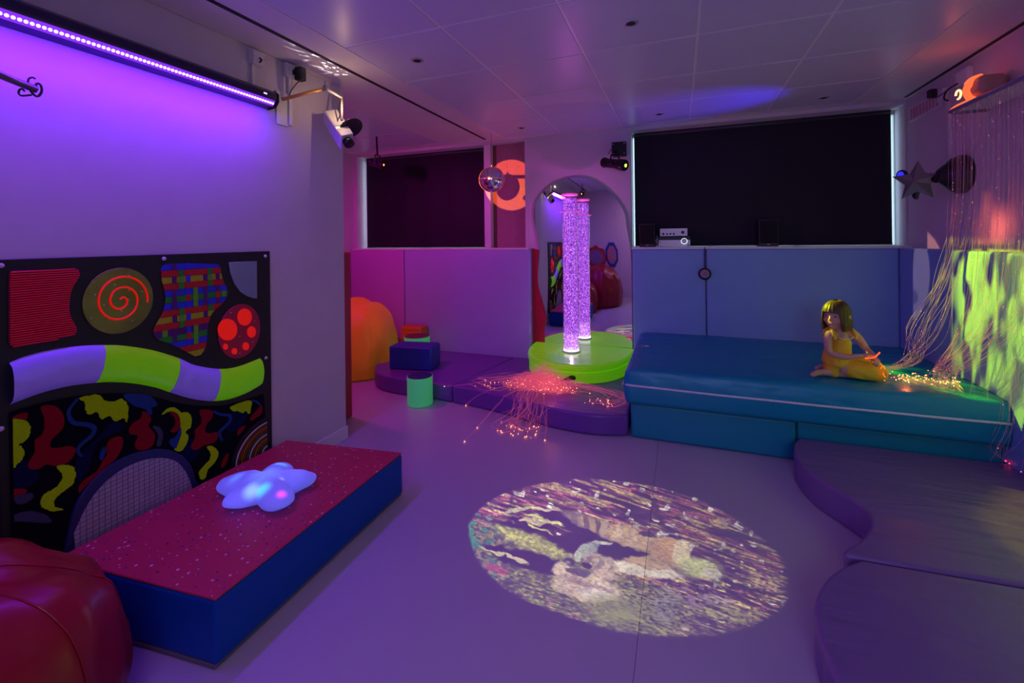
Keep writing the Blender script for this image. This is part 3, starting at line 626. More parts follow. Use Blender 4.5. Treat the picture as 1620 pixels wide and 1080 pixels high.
# ------------------------------------------------------------------ sensory board on the left wall
BX = -2.312; BF = BX+.012
def b2(x, y): return onX(x, y, BF)
def crop1(x, y): return b2(x*.4444, 380+y*.4444)
def cropL(x, y): return b2(x*.1852, 400+y*.1852)
def cropR(x, y): return b2(220+x*.1852, 400+y*.1852)
def cropA(x, y): return b2(x*.2591, 580+y*.2593)
def cropB(x, y): return b2(200+x/4.5, 580+y/4.5)
bd = thing('sensory_board', 'large black sensory panel with colourful tactile inlays on left wall', 'activity panel', (BX, 1.4, .2))
MB().bb((XL, .835, .2), (BX, 1.975, 1.402)).build('backboard', M_BLACK, bd, bevel=.003)
def inlay(name, pts, m, h=.008, k=4, f=None, smooth=True, label=None, parent=None, bevel=.002, base=0.0):
    P = [f(*p) for p in pts] if f else pts
    if k > 1: P = spline(P, k)
    P = [Vector((BX+base, p[1], p[2])) for p in P]
    return MB().prism(P, (h, 0, 0)).build(name, m, parent or bd, label=label, bevel=bevel)
M_RIB = mat('red_rib_rubber', (.88, .006, .02), .5)
def ribbed(name, col, scale):
    m = mat(name, col, .55); N, K, b = nodes(m); tc = N.new('ShaderNodeTexCoord'); w = N.new('ShaderNodeTexWave'); w.bands_direction = 'Z'; w.inputs['Scale'].default_value = scale; w.inputs['Distortion'].default_value = .4
    K.new(tc.outputs['Object'], w.inputs['Vector']); bp = N.new('ShaderNodeBump'); bp.inputs['Strength'].default_value = .5; bp.inputs['Distance'].default_value = .003; K.new(w.outputs['Fac'], bp.inputs['Height']); K.new(bp.outputs[0], b.inputs['Normal']); return m
inlay('ribbed_panel', [(85, 195), (100, 165), (140, 152), (400, 145), (650, 138), (680, 150), (692, 190), (670, 230), (635, 290), (612, 350), (603, 430), (604, 500), (620, 560), (650, 610), (667, 660), (655, 690), (620, 712), (430, 750), (180, 800), (130, 808), (95, 790), (85, 750), (84, 470)], ribbed('red_ribbed_rubber', (.22, .002, .01), 34), f=cropL, k=3, label='red ribbed rubber inlay')
def clip_rows(name, outl, z0, z1, step, m, parent, rr):
    zz = z0
    while zz < z1:
        xs = []
        for i in range(len(outl)):
            a, b = outl[i], outl[(i+1) % len(outl)]
            if (a[1] > zz) != (b[1] > zz): xs.append(a[0]+(zz-a[1])*(b[0]-a[0])/(b[1]-a[1]))
        xs.sort()
        if len(xs) >= 2 and xs[-1]-xs[0] > .02: MB().tube([(BX+.008, xs[0]+.003, zz), (BX+.008, xs[-1]-.003, zz)], rr, 6).build(name, m, parent)
        zz += step
rpan = [o for o in COL.objects if o.name.startswith('ribbed_panel')][0]
_ol = [(v.co.y, v.co.z) for v in rpan.data.vertices][:len(rpan.data.vertices)//2]
clip_rows('rib', _ol, min(p[1] for p in _ol)+.006, max(p[1] for p in _ol)-.004, .0088, M_RIB, rpan, .0032)
# spiral disc
sc = (1.2065, 1.205); sr = .132
def circ(c, r, n=40, rz=None): return [(BX, c[0]+r*math.cos(2*PI*i/n), c[1]+(rz or r)*math.sin(2*PI*i/n)) for i in range(n)]
dm = mat('iridescent_foil', (.22, .17, .07), .3, metal=.7, var=.5, vscale=9)
sd = inlay('spiral_disc', circ(sc, sr, 48, .1445), dm, .006, k=1, label='round gold foil disc with a red spiral groove')
REDG = mat('fluorescent_red', (.90, .012, .004), .5, emit=(.9, .01, .0), estr=.42)
sp_ = [(BX+.008, sc[0]+.006+(.010+.0105*t)*math.cos(-t*1.0+2.2), sc[1]+(.010+.0110*t)*math.sin(-t*1.0+2.2)*1.08) for t in [i*.18 for i in range(int(15.2/.18))]]
sp_ = [(x, sc[0]+(y-sc[0])*.62, sc[1]+(z-sc[1])*.62) for x, y, z in sp_]
MB().tube(sp_, .0042, 6).build('spiral_groove', REDG, sd)
for i in range(13):
    a = i*2.4; r = .03+.0075*i; MB().lathe((BX+.006, sc[0]+r*math.cos(a), sc[1]+r*math.sin(a)), [(.0035, 0), (.0025, .003)], 8, Matrix.Rotation(PI/2, 3, 'Y')).build('rivet', M_SILV, sd)
# woven ribbon inlay
wo = [cropR(*p) for p in [(200, 180), (200, 130), (235, 100), (290, 92), (450, 90), (640, 88), (690, 105), (705, 150), (715, 200), (735, 260), (760, 310), (762, 360), (745, 400), (700, 450), (650, 490), (620, 540), (600, 600), (590, 680), (585, 760), (565, 830), (530, 870), (490, 880), (440, 860), (350, 810), (260, 770), (180, 745), (140, 710), (133, 660), (155, 610), (190, 550), (215, 500), (230, 440), (235, 380), (225, 310), (205, 240)]]
wv = inlay('woven_inlay', wo, mat('dark_weave', (.02, .012, .05), .7), .003, k=2, label='woven ribbon inlay in red, blue, green and yellow')
wop = [(p[1], p[2]) for p in spline(wo, 3)]
def span(z):
    xs = []
    for i in range(len(wop)):
        a, b = wop[i], wop[(i+1) % len(wop)]
        if (a[1] > z) != (b[1] > z): xs.append(a[0]+(z-a[1])*(b[0]-a[0])/(b[1]-a[1]))
    xs.sort(); return (xs[0], xs[-1]) if len(xs) >= 2 else None
zt = max(p[1] for p in wop); zb = min(p[1] for p in wop); nr = 15; rh = (zt-zb)/nr
RC = {'r': (.55, .012, .01), 'b': (.02, .03, .62), 'y': (.42, .45, .0), 'g': (.01, .30, .02), 'p': (.09, .006, .14), 'l': (.13, .42, .01)}
RM = {k: mat('ribbon_'+{'r': 'red', 'b': 'blue', 'y': 'yellow', 'g': 'green', 'p': 'purple', 'l': 'lime'}[k], v, .7, bump=.01, bscale=300, var=.25, vscale=90) for k, v in RC.items()}
rows = 'bryrbgbryrpgbry'
for i, c in enumerate(rows):
    z1 = zt-i*rh-.0015; z0 = z1-rh+.002
    s0, s1 = span(max(z0, zb+.003)), span(min(z1, zt-.003)); sm = span((z0+z1)/2)
    if not (s0 and s1 and sm): continue
    cuts = [sm[0]]; 
    P = [(BX, s0[0], z0), (BX, s0[1], z0), (BX, sm[1], (z0+z1)/2), (BX, s1[1], z1), (BX, s1[0], z1), (BX, sm[0], (z0+z1)/2)]
    inlay('weave_strip', P, RM[c], .003, k=1, parent=wv, bevel=0, base=.003)
yl = min(p[0] for p in wop); yr = max(p[0] for p in wop)
colx = [cropR(x, 480)[1] for x in (225, 370, 490, 615, 730)]; colp = [cropR(x, 480)[1] for x in (310, 428, 575, 680)]
cw = .011
def cell(y, r0, r1, c, w=cw):
    z1 = zt-r0*rh; z0 = zt-r1*rh
    a, b = span(max((z0+z1)/2, zb+.01)) or (9, 9), None
    zz = [z for z in (z0+.004, z1-.004)]
    for z in zz:
        s = span(min(max(z, zb+.002), zt-.002))
        if not s or y-w < s[0] or y+w > s[1]: return
    inlay('weave_strip', [(BX, y-w, z0), (BX, y+w, z0), (BX, y+w, z1), (BX, y-w, z1)], RM[c], .003, k=1, parent=wv, bevel=0, base=.006)
for j, y in enumerate(colx):
    st = (0, 1, 4, 1, 4)[j]
    for r0 in ((0, 1) if j in (0,) else ()): pass
    for base in ((1, 7, 13) if j % 2 else (-2, 4, 10)):
        for q in range(3):
            r = base+q
            if 0 <= r < nr: cell(y, r, r+1, 'l' if q == 1 else 'g' if j % 2 else 'l')
for j, y in enumerate(colp):
    for r in range(nr):
        if rows[r] in 'y': cell(y, r, r+1, 'b' if j == 1 else 'p', .010)
        elif rows[r] == 'g': cell(y, r, r+1, 'r' if j % 2 else 'p', .010)
        elif rows[r] in 'pb' and r % 2 == 0: cell(y, r, r+1, 'p' if j != 1 else 'b', .010)
inlay('mirror_quadrant', [(775, 80), (890, 74), (1012, 70), (1013, 230), (1015, 388), (985, 388), (930, 370), (870, 330), (820, 260), (790, 180)], mat('grey_mirror', (.42, .46, .56), .25, metal=.6), f=cropR, k=1, label='pale grey quarter circle mirror')
# red disc with dots
rc = (1.7725, .9605)
rdm = mat('crimson_disc', (.45, .006, .05), .45)
rd = inlay('dotted_disc', [(0, a, b) for _, a, b in [(0, rc[0]+.126*math.cos(t), rc[1]+.150*math.sin(t)) for t in [2*PI*i/48 for i in range(48)]]], rdm, .007, k=1, label='crimson disc with bright red round dots')
for cx, cy, rx, ry in ((758, 655, 82, 92), (905, 548, 60, 72), (963, 675, 36, 48), (915, 797, 27, 33), (818, 840, 23, 26), (742, 800, 20, 25)):
    P = [cropR(cx+rx*math.cos(2*PI*i/24), cy+ry*math.sin(2*PI*i/24)) for i in range(24)]
    inlay('dot', P, REDG, .004, k=1, parent=rd, base=.007, bevel=0)
for cx, cy in ((788, 510), (992, 582), (865, 712), (975, 760), (865, 858)):
    p = cropR(cx, cy); MB().lathe((BX+.007, p.y, p.z), [(.0035, 0), (.0025, .003)], 8, Matrix.Rotation(PI/2, 3, 'Y')).build('rivet', M_SILV, rd)
# padded wavy tube in four sections
top = [(38, 437), (90, 415), (180, 392), (280, 377), (374, 373), (450, 376), (550, 392), (642, 420), (700, 445), (784, 458), (850, 450), (930, 420)]
bot = [(38, 587), (150, 545), (250, 520), (345, 508), (400, 505), (480, 510), (560, 525), (607, 541), (690, 565), (762, 573), (820, 566), (880, 545), (930, 517)]
tp = spline([crop1(*p) for p in top], 8, False); bp_ = spline([crop1(*p) for p in bot], 8, False)
def at_y(arr, y):
    for a, b in zip(arr[:-1], arr[1:]):
        if a.y <= y <= b.y: t = (y-a.y)/(b.y-a.y+1e-9); return a.z+(b.z-a.z)*t
    return arr[0].z if y < arr[0].y else arr[-1].z
wp = thing if False else None
cuts_t = [crop1(38, 437).y, crop1(374, 373).y, crop1(642, 420).y, crop1(784, 458).y, crop1(930, 420).y]
cuts_b = [crop1(38, 587).y, crop1(345, 508).y, crop1(607, 541).y, crop1(762, 573).y, crop1(930, 517).y]
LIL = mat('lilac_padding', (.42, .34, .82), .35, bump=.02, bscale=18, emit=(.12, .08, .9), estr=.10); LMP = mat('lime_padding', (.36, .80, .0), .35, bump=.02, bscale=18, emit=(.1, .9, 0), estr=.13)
for s in range(4):
    nu, nv = 22, 10; b = MB()
    for i in range(nu+1):
        for j in range(nv+1):
            v = j/nv; u = i/nu
            yt = cuts_t[s]+(cuts_t[s+1]-cuts_t[s])*u; yb2 = cuts_b[s]+(cuts_b[s+1]-cuts_b[s])*u
            if s == 0 and i == 0: yb2 = yt
            ztop = at_y(tp, yt); zbot = at_y(bp_, yb2); y = yb2+(yt-yb2)*v; z = zbot+(ztop-zbot)*v
            h = .034*math.sqrt(max(0, 1-(2*v-1)**2)) + .004*noise.noise((y*30, z*25, s))*math.sin(PI*v)
            b.v.append((BX+.002+h, y, z))
    b.f = [(i*(nv+1)+j, (i+1)*(nv+1)+j, (i+1)*(nv+1)+j+1, i*(nv+1)+j+1) for i in range(nu) for j in range(nv)]
    b.build('padded_section', (LIL, LMP)[s % 2], bd, smooth=True, label=('lilac padded tube section', 'lime padded tube section')[s % 2])
# carpet field, edged by the wavy strip
ctop = [(38, 615), (100, 595), (200, 570), (300, 553), (400, 546), (480, 548), (560, 560), (640, 580), (720, 590), (800, 588), (870, 572), (940, 548)]
cz = [crop1(*p) for p in ctop]; cf = spline(cz, 4, False)+[Vector((0, 1.935, .24)), Vector((0, .865, .24))]
M_CARP = mat('black_carpet', (.004, .004, .012), .95, bump=.05, bscale=400, spec=.1)
inlay('carpet', cf, M_CARP, .008, k=1, bevel=0, label='black tufted carpet field')
CM = {'y': ('yellow_tuft', (.36, .58, .004)), 'r': ('red_tuft', (.30, .006, .02)), 'b': ('blue_tuft', (.02, .06, .26)), 'n': ('navy_tuft', (.004, .008, .06)), 'g': ('speckled_tuft', (.06, .06, .13))}
CMM = {k: mat(v[0], v[1], .95, emit=((.16, .22, 0) if k == 'y' else None), estr=.10, bump=.06, bscale=420, var=.25, vscale=200, spec=.1) for k, v in CM.items()}
random.seed(3)
def tuft(c, pts, f, jag=0.0, k=4, h=.006):
    P = spline([f(*p) for p in pts], k)
    if jag: P = [Vector((p.x, p.y+random.uniform(-jag, jag), p.z+random.uniform(-jag, jag))) for p in P]
    P = [Vector((0, min(max(p.y, .867), 1.934), p.z)) for p in P]
    inlay('tuft_patch', P, CMM[c], h, k=1, base=.008, bevel=0)
def tstroke(c, pts, wd, f):
    C = spline([Vector((0, *f(*p)[1:])) for p in pts], 5, False); L = []; Rr = []
    for i, p in enumerate(C):
        t = (C[min(i+1, len(C)-1)]-C[max(i-1, 0)]).normalized(); nrm = Vector((0, -t.z, t.y)); w = wd*(.4+.6*math.sin(PI*min(max(i/(len(C)-1), .08), .92)))
        L.append(p+nrm*w); Rr.append(p-nrm*w)
    P = [Vector((0, min(max(p.y, .867), 1.934), p.z)) for p in L+Rr[::-1]]
    inlay('tuft_patch', P, CMM[c], .005, k=1, base=.008, bevel=0)
tuft('n', [(75, 600), (160, 570), (240, 660), (180, 730), (75, 735)], cropA, h=.003); tuft('n', [(470, 560), (560, 470), (700, 330), (740, 380), (600, 460), (540, 620), (480, 700)], cropA, h=.003); tuft('n', [(390, 600), (480, 500), (520, 600), (440, 690)], cropB, h=.003); tuft('n', [(740, 330), (860, 320), (830, 410), (730, 470)], cropB, h=.003)
tuft('y', [(68, 325), (130, 322), (170, 340), (185, 375), (175, 420), (150, 455), (110, 475), (140, 495), (145, 540), (120, 580), (70, 615), (69, 470)], cropA, .0022, 5)
tuft('r', [(68, 318), (100, 296), (165, 280), (160, 320), (130, 318)], cropA)
tuft('r', [(250, 245), (320, 235), (365, 260), (390, 310), (385, 370), (350, 410), (310, 450), (310, 490), (360, 495), (420, 483), (460, 500), (445, 550), (400, 590), (340, 605), (280, 595), (240, 620), (190, 625), (170, 600), (190, 560), (215, 520), (215, 450), (250, 420), (270, 380), (270, 310)], cropA)
tstroke('b', [(478, 192), (425, 260), (425, 310), (460, 345), (530, 352), (575, 375), (560, 420), (500, 470), (475, 510), (500, 548)], .0085, cropA)
tuft('y', [(485, 190), (600, 170), (640, 205), (700, 210), (745, 195), (780, 240), (775, 335), (755, 315), (700, 330), (665, 300), (620, 320), (595, 275), (550, 290), (525, 265), (520, 215)], cropA, .0022, 5)
tuft('b', [(755, 170), (900, 172), (960, 230), (900, 250), (820, 240)], cropA)
tuft('r', [(700, 430), (745, 430), (745, 490), (705, 560), (640, 620), (580, 680), (520, 730), (485, 770), (485, 730), (530, 680), (590, 640), (620, 590), (645, 520), (660, 460)], cropA)
tuft('b', [(640, 485), (650, 540), (615, 570), (610, 530)], cropA)
tuft('y', [(345, 605), (420, 600), (455, 625), (458, 680), (430, 730), (370, 770), (330, 820), (340, 855), (385, 870), (330, 880), (270, 865), (252, 830), (270, 780), (340, 740), (380, 690), (380, 650)], cropA, .0022, 5)
tuft('r', [(72, 750), (150, 745), (160, 765), (100, 790), (75, 795)], cropA)
tuft('g', [(80, 800), (180, 770), (200, 800), (120, 840)], cropA, .002); tuft('g', [(80, 905), (200, 880), (290, 910), (300, 950), (90, 940)], cropA, .002)
tuft('r', [(120, 315), (160, 340), (175, 380), (155, 420), (200, 480), (190, 550), (140, 590), (80, 590), (60, 550), (80, 510), (75, 485), (30, 480), (20, 440), (50, 400), (90, 375), (110, 350)], cropB)
tstroke('b', [(20, 225), (80, 260), (150, 290), (175, 340)], .012, cropB)
tuft('g', [(190, 425), (240, 430), (258, 490), (240, 560), (215, 560), (225, 490)], cropB, .002)
tuft('b', [(385, 430), (390, 480), (370, 530), (350, 580), (310, 550), (310, 520), (350, 500), (370, 460)], cropB)
tuft('y', [(255, 340), (290, 300), (350, 290), (390, 325), (440, 325), (465, 370), (455, 430), (420, 460), (440, 500), (420, 560), (385, 600), (345, 590), (370, 540), (385, 470), (385, 400), (370, 340), (330, 315), (285, 325)], cropB, .0018, 5)
tuft('r', [(290, 322), (330, 317), (370, 345), (383, 420), (350, 465), (315, 460), (345, 420), (345, 370), (320, 335)], cropB)
tuft('r', [(525, 310), (605, 310), (610, 360), (570, 410), (560, 460), (600, 475), (645, 465), (650, 500), (620, 540), (550, 560), (500, 590), (460, 580), (470, 540), (490, 500), (490, 450), (530, 410), (535, 370)], cropB)
tstroke('b', [(620, 315), (670, 340), (730, 345), (740, 380), (700, 430), (665, 460), (670, 500), (685, 525)], .009, cropB)
tuft('y', [(745, 285), (880, 240), (885, 290), (875, 335), (850, 315), (825, 330), (795, 315), (765, 315)], cropB, .0018, 5)
tstroke('b', [(890, 240), (930, 250), (965, 290)], .006, cropB)
tuft('r', [(885, 385), (890, 350), (930, 310), (962, 272), (962, 330), (920, 365)], cropB)
tuft('y', [(575, 570), (610, 565), (645, 590), (650, 640), (620, 690), (580, 730), (560, 790), (530, 800), (520, 750), (560, 700), (595, 660), (600, 610)], cropB, .0018, 5)
tuft('r', [(790, 480), (800, 440), (845, 420), (830, 450), (800, 485)], cropB); tuft('r', [(675, 710), (690, 660), (725, 615), (715, 670), (690, 715)], cropB)
# arch with woven grid
ao = spline([crop1(*p) for p in [(240, 1040), (262, 950), (300, 885), (350, 830), (420, 780), (500, 750), (580, 742), (640, 762), (675, 800), (692, 850)]], 4, False)
ao = [p for p in ao]+[Vector((0, 1.535, .215)), Vector((0, 1.0, .215))]
inlay('arch_frame', ao, mat('navy_frame', (.006, .012, .10), .5), .022, k=1, label='navy arch frame', bevel=.003)
ai = spline([crop1(*p) for p in [(258, 1040), (300, 950), (350, 880), (420, 820), (500, 783), (570, 773), (620, 785), (650, 815), (668, 850), (678, 880)]], 4, False)
ai = [p for p in ai]+[Vector((0, 1.505, .222)), Vector((0, 1.035, .222))]
gm = mat('grey_grid_fabric', (.40, .36, .48), .6); N, K, b_ = nodes(gm); tcn = N.new('ShaderNodeTexCoord'); br = N.new('ShaderNodeTexBrick'); sx = N.new('ShaderNodeSeparateXYZ'); cx = N.new('ShaderNodeCombineXYZ')
K.new(tcn.outputs['Object'], sx.inputs[0]); K.new(sx.outputs[1], cx.inputs[0]); K.new(sx.outputs[2], cx.inputs[1]); K.new(cx.outputs[0], br.inputs['Vector'])
br.offset = 0; br.inputs['Scale'].default_value = 1; br.inputs['Brick Width'].default_value = .021; br.inputs['Row Height'].default_value = .019; br.inputs['Mortar Size'].default_value = .0013; br.inputs['Color1'].default_value = (.40, .36, .48, 1); br.inputs['Color2'].default_value = (.34, .31, .42, 1); br.inputs['Mortar'].default_value = (.10, .09, .13, 1)
K.new(br.outputs[0], b_.inputs['Base Color'])
inlay('grid_panel', ai, gm, .003, k=1, base=.022, bevel=0, label='grey gridded fabric arch')
# rainbow quarter disc
qc = (1.93, .222); RCOL = [(.55, .55, .62), (.30, .01, .02), (.26, .24, .0), (.35, .02, .01), (.02, .16, .03)]
inlay('rainbow_back', [(0, 1.934, .215), (0, 1.934, .42)]+[(0, qc[0]-.225*math.sin(t), qc[1]+.20*math.cos(t)) for t in [i*PI/2/16 for i in range(1, 17)]], M_BLACK, .010, k=1, bevel=0)
for i in range(11):
    r = .196-.0165*i; P = [(BX+.012, qc[0]-r*math.sin(t), qc[1]+r*.85*math.cos(t)) for t in [k*PI/2/18 for k in range(19)]]
    MB().tube(P, .0042, 5).build('rainbow_arc', mat('arc_'+('white', 'crimson', 'olive', 'red', 'green')[i % 5], RCOL[i % 5], .5), bd)
for p in ((3, 678), (2, 421)): pass
for x, y in ((4, 420), (262, 409), (422, 405), (423, 566), (4, 679)):
    p = b2(x, y); MB().lathe((BX, p.y, p.z), [(.0095, 0), (.0085, .004), (.004, .006)], 14, Matrix.Rotation(PI/2, 3, 'Y')).build('bolt_cap', M_WPLA, bd, smooth=True)

# ------------------------------------------------------------------ bench with star light
bc = [(-1.487, 1.04), (-1.500, 2.135), (-2.262, 2.035), (-2.262, .965)]
bn = thing('foam_bench', 'low blue foam bench with a speckled red top beside the black sensory panel', 'bench', (-1.85, 1.55, 0))
softmat('body', [(x+.004*(1 if x > -2 else 0), y) for x, y in bc], .018, .236, M_BLUE, bn, bev=.012)
softmat('bottom_edge', [(x-.006*(x > -2), y) for x, y in bc], .003, .018, mat('grey_base_fabric', (.14, .13, .17), .7), bn, bev=.003)
stp = mat('speckled_orange_top', (.52, .022, .07), .5, var=.08); N, K, b_ = nodes(stp)
tcn = N.new('ShaderNodeTexCoord'); base_out = b_.inputs['Base Color'].links[0].from_socket
vo = N.new('ShaderNodeTexVoronoi'); vo.inputs['Scale'].default_value = 52; vo.inputs['Randomness'].default_value = 1; K.new(tcn.outputs['Object'], vo.inputs['Vector'])
lt = N.new('ShaderNodeMath'); lt.operation = 'LESS_THAN'; K.new(vo.outputs['Distance'], lt.inputs[0])
sepc = N.new('ShaderNodeSeparateColor'); K.new(vo.outputs['Color'], sepc.inputs[0])
th = N.new('ShaderNodeMath'); th.operation = 'MULTIPLY'; K.new(sepc.outputs[0], th.inputs[0]); th.inputs[1].default_value = .30; K.new(th.outputs[0], lt.inputs[1])
crr = N.new('ShaderNodeValToRGB'); crr.color_ramp.interpolation = 'CONSTANT'; e = crr.color_ramp.elements; e[0].color = (.02, .02, .22, 1); e[1].position = .35; e[1].color = (.75, .55, .65, 1); q_ = e.new(.6); q_.color = (.03, .01, .03, 1); q_ = e.new(.8); q_.color = (.8, .5, .45, 1); K.new(sepc.outputs[1], crr.inputs[0])
mxx = N.new('ShaderNodeMix'); mxx.data_type = 'RGBA'; K.new(lt.outputs[0], mxx.inputs[0]); K.new(base_out, mxx.inputs[6]); K.new(crr.outputs[0], mxx.inputs[7]); K.new(mxx.outputs[2], b_.inputs['Base Color'])
softmat('speckled_top', [(x*.998-.003, y*.999+.001) for x, y in bc], .2365, .247, stp, bn, bev=.005)
# plush star
sl_ = thing('star_light', 'glowing blue white plush star lying on the speckled bench', 'light', (-1.83, 1.53, .249))
def plush_star():
    tips = [onZ(352, 803, .27), onZ(352, 766, .27), onZ(448, 738, .28), onZ(500, 755, .28), onZ(452, 806, .27)]
    cx_, cy_ = -1.835, 1.535; ang = sorted([(math.atan2(t.y-cy_, t.x-cx_), math.hypot(t.x-cx_, t.y-cy_)*.98) for t in tips])
    def rad(a):
        best = 0 
        for A, Rr in ang:
            d = (a-A+PI) % (2*PI)-PI; best = max(best, .100+(Rr*1.03-.100)*max(0, math.cos(min(abs(d)*1.95, PI/2)))**1.5)
        return best
    n, m = 90, 26; b = MB()
    for i in range(m+1):
        s = i/m
        for k in range(n):
            a = 2*PI*k/n-PI; R = rad(a); rr = R*math.sin(PI*s)**.75 if 0 < s < 1 else 0
            hgt = -math.cos(PI*s); local = .082*(1-.42*(rr/R if R else 0))
            z = .249+.036+hgt*local*(1 if hgt > 0 else .62)+ (.006*noise.noise((rr*math.cos(a)*14, rr*math.sin(a)*14, hgt*2)))
            z = max(z, .249)
            b.v.append((cx_+rr*math.cos(a), cy_+rr*math.sin(a), z))
    for i in range(m):
        for k in range(n): b.f.append((i*n+k, i*n+(k+1) % n, (i+1)*n+(k+1) % n, (i+1)*n+k))
    return b
pmt = mat('white_plush', (.42, .42, .60), .9, bump=.03, bscale=120, sheen=.3); N, K, b_ = nodes(pmt)
geo = N.new('ShaderNodeNewGeometry'); acc = None
LED = [(onZ(398, 776, .33), (.25, .55, 1.0), .030, .8), (onZ(417, 775, .33), (0, .62, 1.0), .028, 1.0), (onZ(446, 779, .33), (1.0, .03, .62), .020, 1.0), (onZ(443, 762, .33), (.75, .6, 1), .014, .8), (onZ(403, 750, .33), (.6, .15, 1.0), .020, .5), (onZ(442, 740, .32), (.02, .55, 1.0), .028, .9), (onZ(378, 762, .31), (.02, .30, 1), .035, .8), (onZ(420, 755, .34), (.08, .25, 1), .060, .6), (onZ(462, 752, .32), (.1, .12, 1), .05, .5), (onZ(372, 795, .29), (.10, .08, 1), .06, .25)]
for p, c, r, s in LED:
    ds = N.new('ShaderNodeVectorMath'); ds.operation = 'DISTANCE'; K.new(geo.outputs['Position'], ds.inputs[0]); ds.inputs[1].default_value = p
    mr_ = N.new('ShaderNodeMapRange'); mr_.interpolation_type = 'SMOOTHERSTEP'; mr_.inputs['From Min'].default_value = 0; mr_.inputs['From Max'].default_value = r*1.9; mr_.inputs['To Min'].default_value = s; mr_.inputs['To Max'].default_value = 0; K.new(ds.outputs['Value'], mr_.inputs['Value'])
    vm = N.new('ShaderNodeVectorMath'); vm.operation = 'SCALE'; vm.inputs[0].default_value = c; K.new(mr_.outputs[0], vm.inputs['Scale'])
    if acc is None: acc = vm.outputs[0]
    else: ad = N.new('ShaderNodeVectorMath'); ad.operation = 'ADD'; K.new(acc, ad.inputs[0]); K.new(vm.outputs[0], ad.inputs[1]); acc = ad.outputs[0]
ad = N.new('ShaderNodeVectorMath'); ad.operation = 'ADD'; K.new(acc, ad.inputs[0]); ad.inputs[1].default_value = (.03, .05, .50); acc = ad.outputs[0]
K.new(acc, b_.inputs['Emission Color']); b_.inputs['Emission Strength'].default_value = 1.0
plush_star().build('plush_body', pmt, sl_, smooth=True)
MB().tube([(-2.06, 1.52, .27), (-2.075, 1.515, .262), (-2.085, 1.52, .256)], [.006, .005, .002], 6).build('fabric_tag', M_WPLA, sl_)

# ------------------------------------------------------------------ bean bags
def beanbag(name, label, c, r, h, m, sx=1, sy=1, seed=0, seams=8, collapse=.5, stitch=True):
    t = thing(name, label, 'bean bag', (c[0], c[1], 0)); n, k = 96, 44; b = MB()
    def pt(a, s):
        prof = [(0, .0), (.80, .0), (.97, .08), (1.0, .28), (.97, .50), (.86, .72), (.66, .88), (.40, .97), (.16, 1.0), (0, 1.0)]
        q = s*(len(prof)-1); i = min(int(q), len(prof)-2); f_ = q-i
        p = spline([(x, y, 0) for x, y in prof], 1, False)
        g = lambda j: Vector((prof[min(max(j, 0), len(prof)-1)][0], prof[min(max(j, 0), len(prof)-1)][1], 0))
        p0, p1, p2, p3 = g(i-1), g(i), g(i+1), g(i+2)
        P = .5*((2*p1)+(p2-p0)*f_+(2*p0-5*p1+4*p2-p3)*f_*f_+(3*p1-p0-3*p2+p3)*f_**3)
        rr = max(P.x, 0)*r; z = max(P.y, 0)*h
        v = Vector((math.cos(a)*2.2, math.sin(a)*2.2, z/h*2.2))
        rr *= 1+.06*noise.noise(v*1.3+Vector((seed, 0, 0)))
        fold = abs(noise.noise(Vector((math.cos(a)*3.5, math.sin(a)*3.5, z/h*2.5+seed))))
        fold2 = abs(noise.noise(Vector((math.cos(a)*7+z*3, math.sin(a)*7, z/h*6+seed*2))))
        dz = collapse*.10*h*noise.noise(Vector((math.cos(a)*rr*5, math.sin(a)*rr*5, seed+3)))*(P.y > .5)*min(1, (P.y-.5)*3)
        if stitch: rr *= 1-.006*max(0, 1-abs(((a*seams/(2*PI)) % 1)-.5)*16)
        rr -= r*(.035*max(0, .18-fold)*4+.018*max(0, .14-fold2)*4)*(P.y > .04)
        return Vector((c[0]+rr*math.cos(a)*sx, c[1]+rr*math.sin(a)*sy, max(z+dz, 0.002)))
    for i in range(k+1):
        for j in range(n): b.v.append(pt(2*PI*j/n, i/k))
    for i in range(k):
        for j in range(n): b.f.append((i*n+j, i*n+(j+1) % n, (i+1)*n+(j+1) % n, (i+1)*n+j))
    b.build('bag', m, t, smooth=True)
    for s_ in range(seams):
        a = 2*PI*(s_+.5)/seams
        MB().tube([pt(a, .2+.72*i/24)+Vector((math.cos(a), math.sin(a), .2))*.002 for i in range(25)], .0022, 5).build('seam', m, t)
    return t
beanbag('bean_bag', 'shiny red vinyl bean bag beside the near end of the blue bench', (-1.865, .535), .412, .565, M_REDBAG, sx=1.0, seed=4, collapse=1.2)
beanbag('bean_bag', 'orange fabric bean bag slumped in the magenta lit alcove', (-3.42, 4.03), .46, .80, M_ORANGE, sx=1.0, seed=9, seams=6, collapse=1.0)

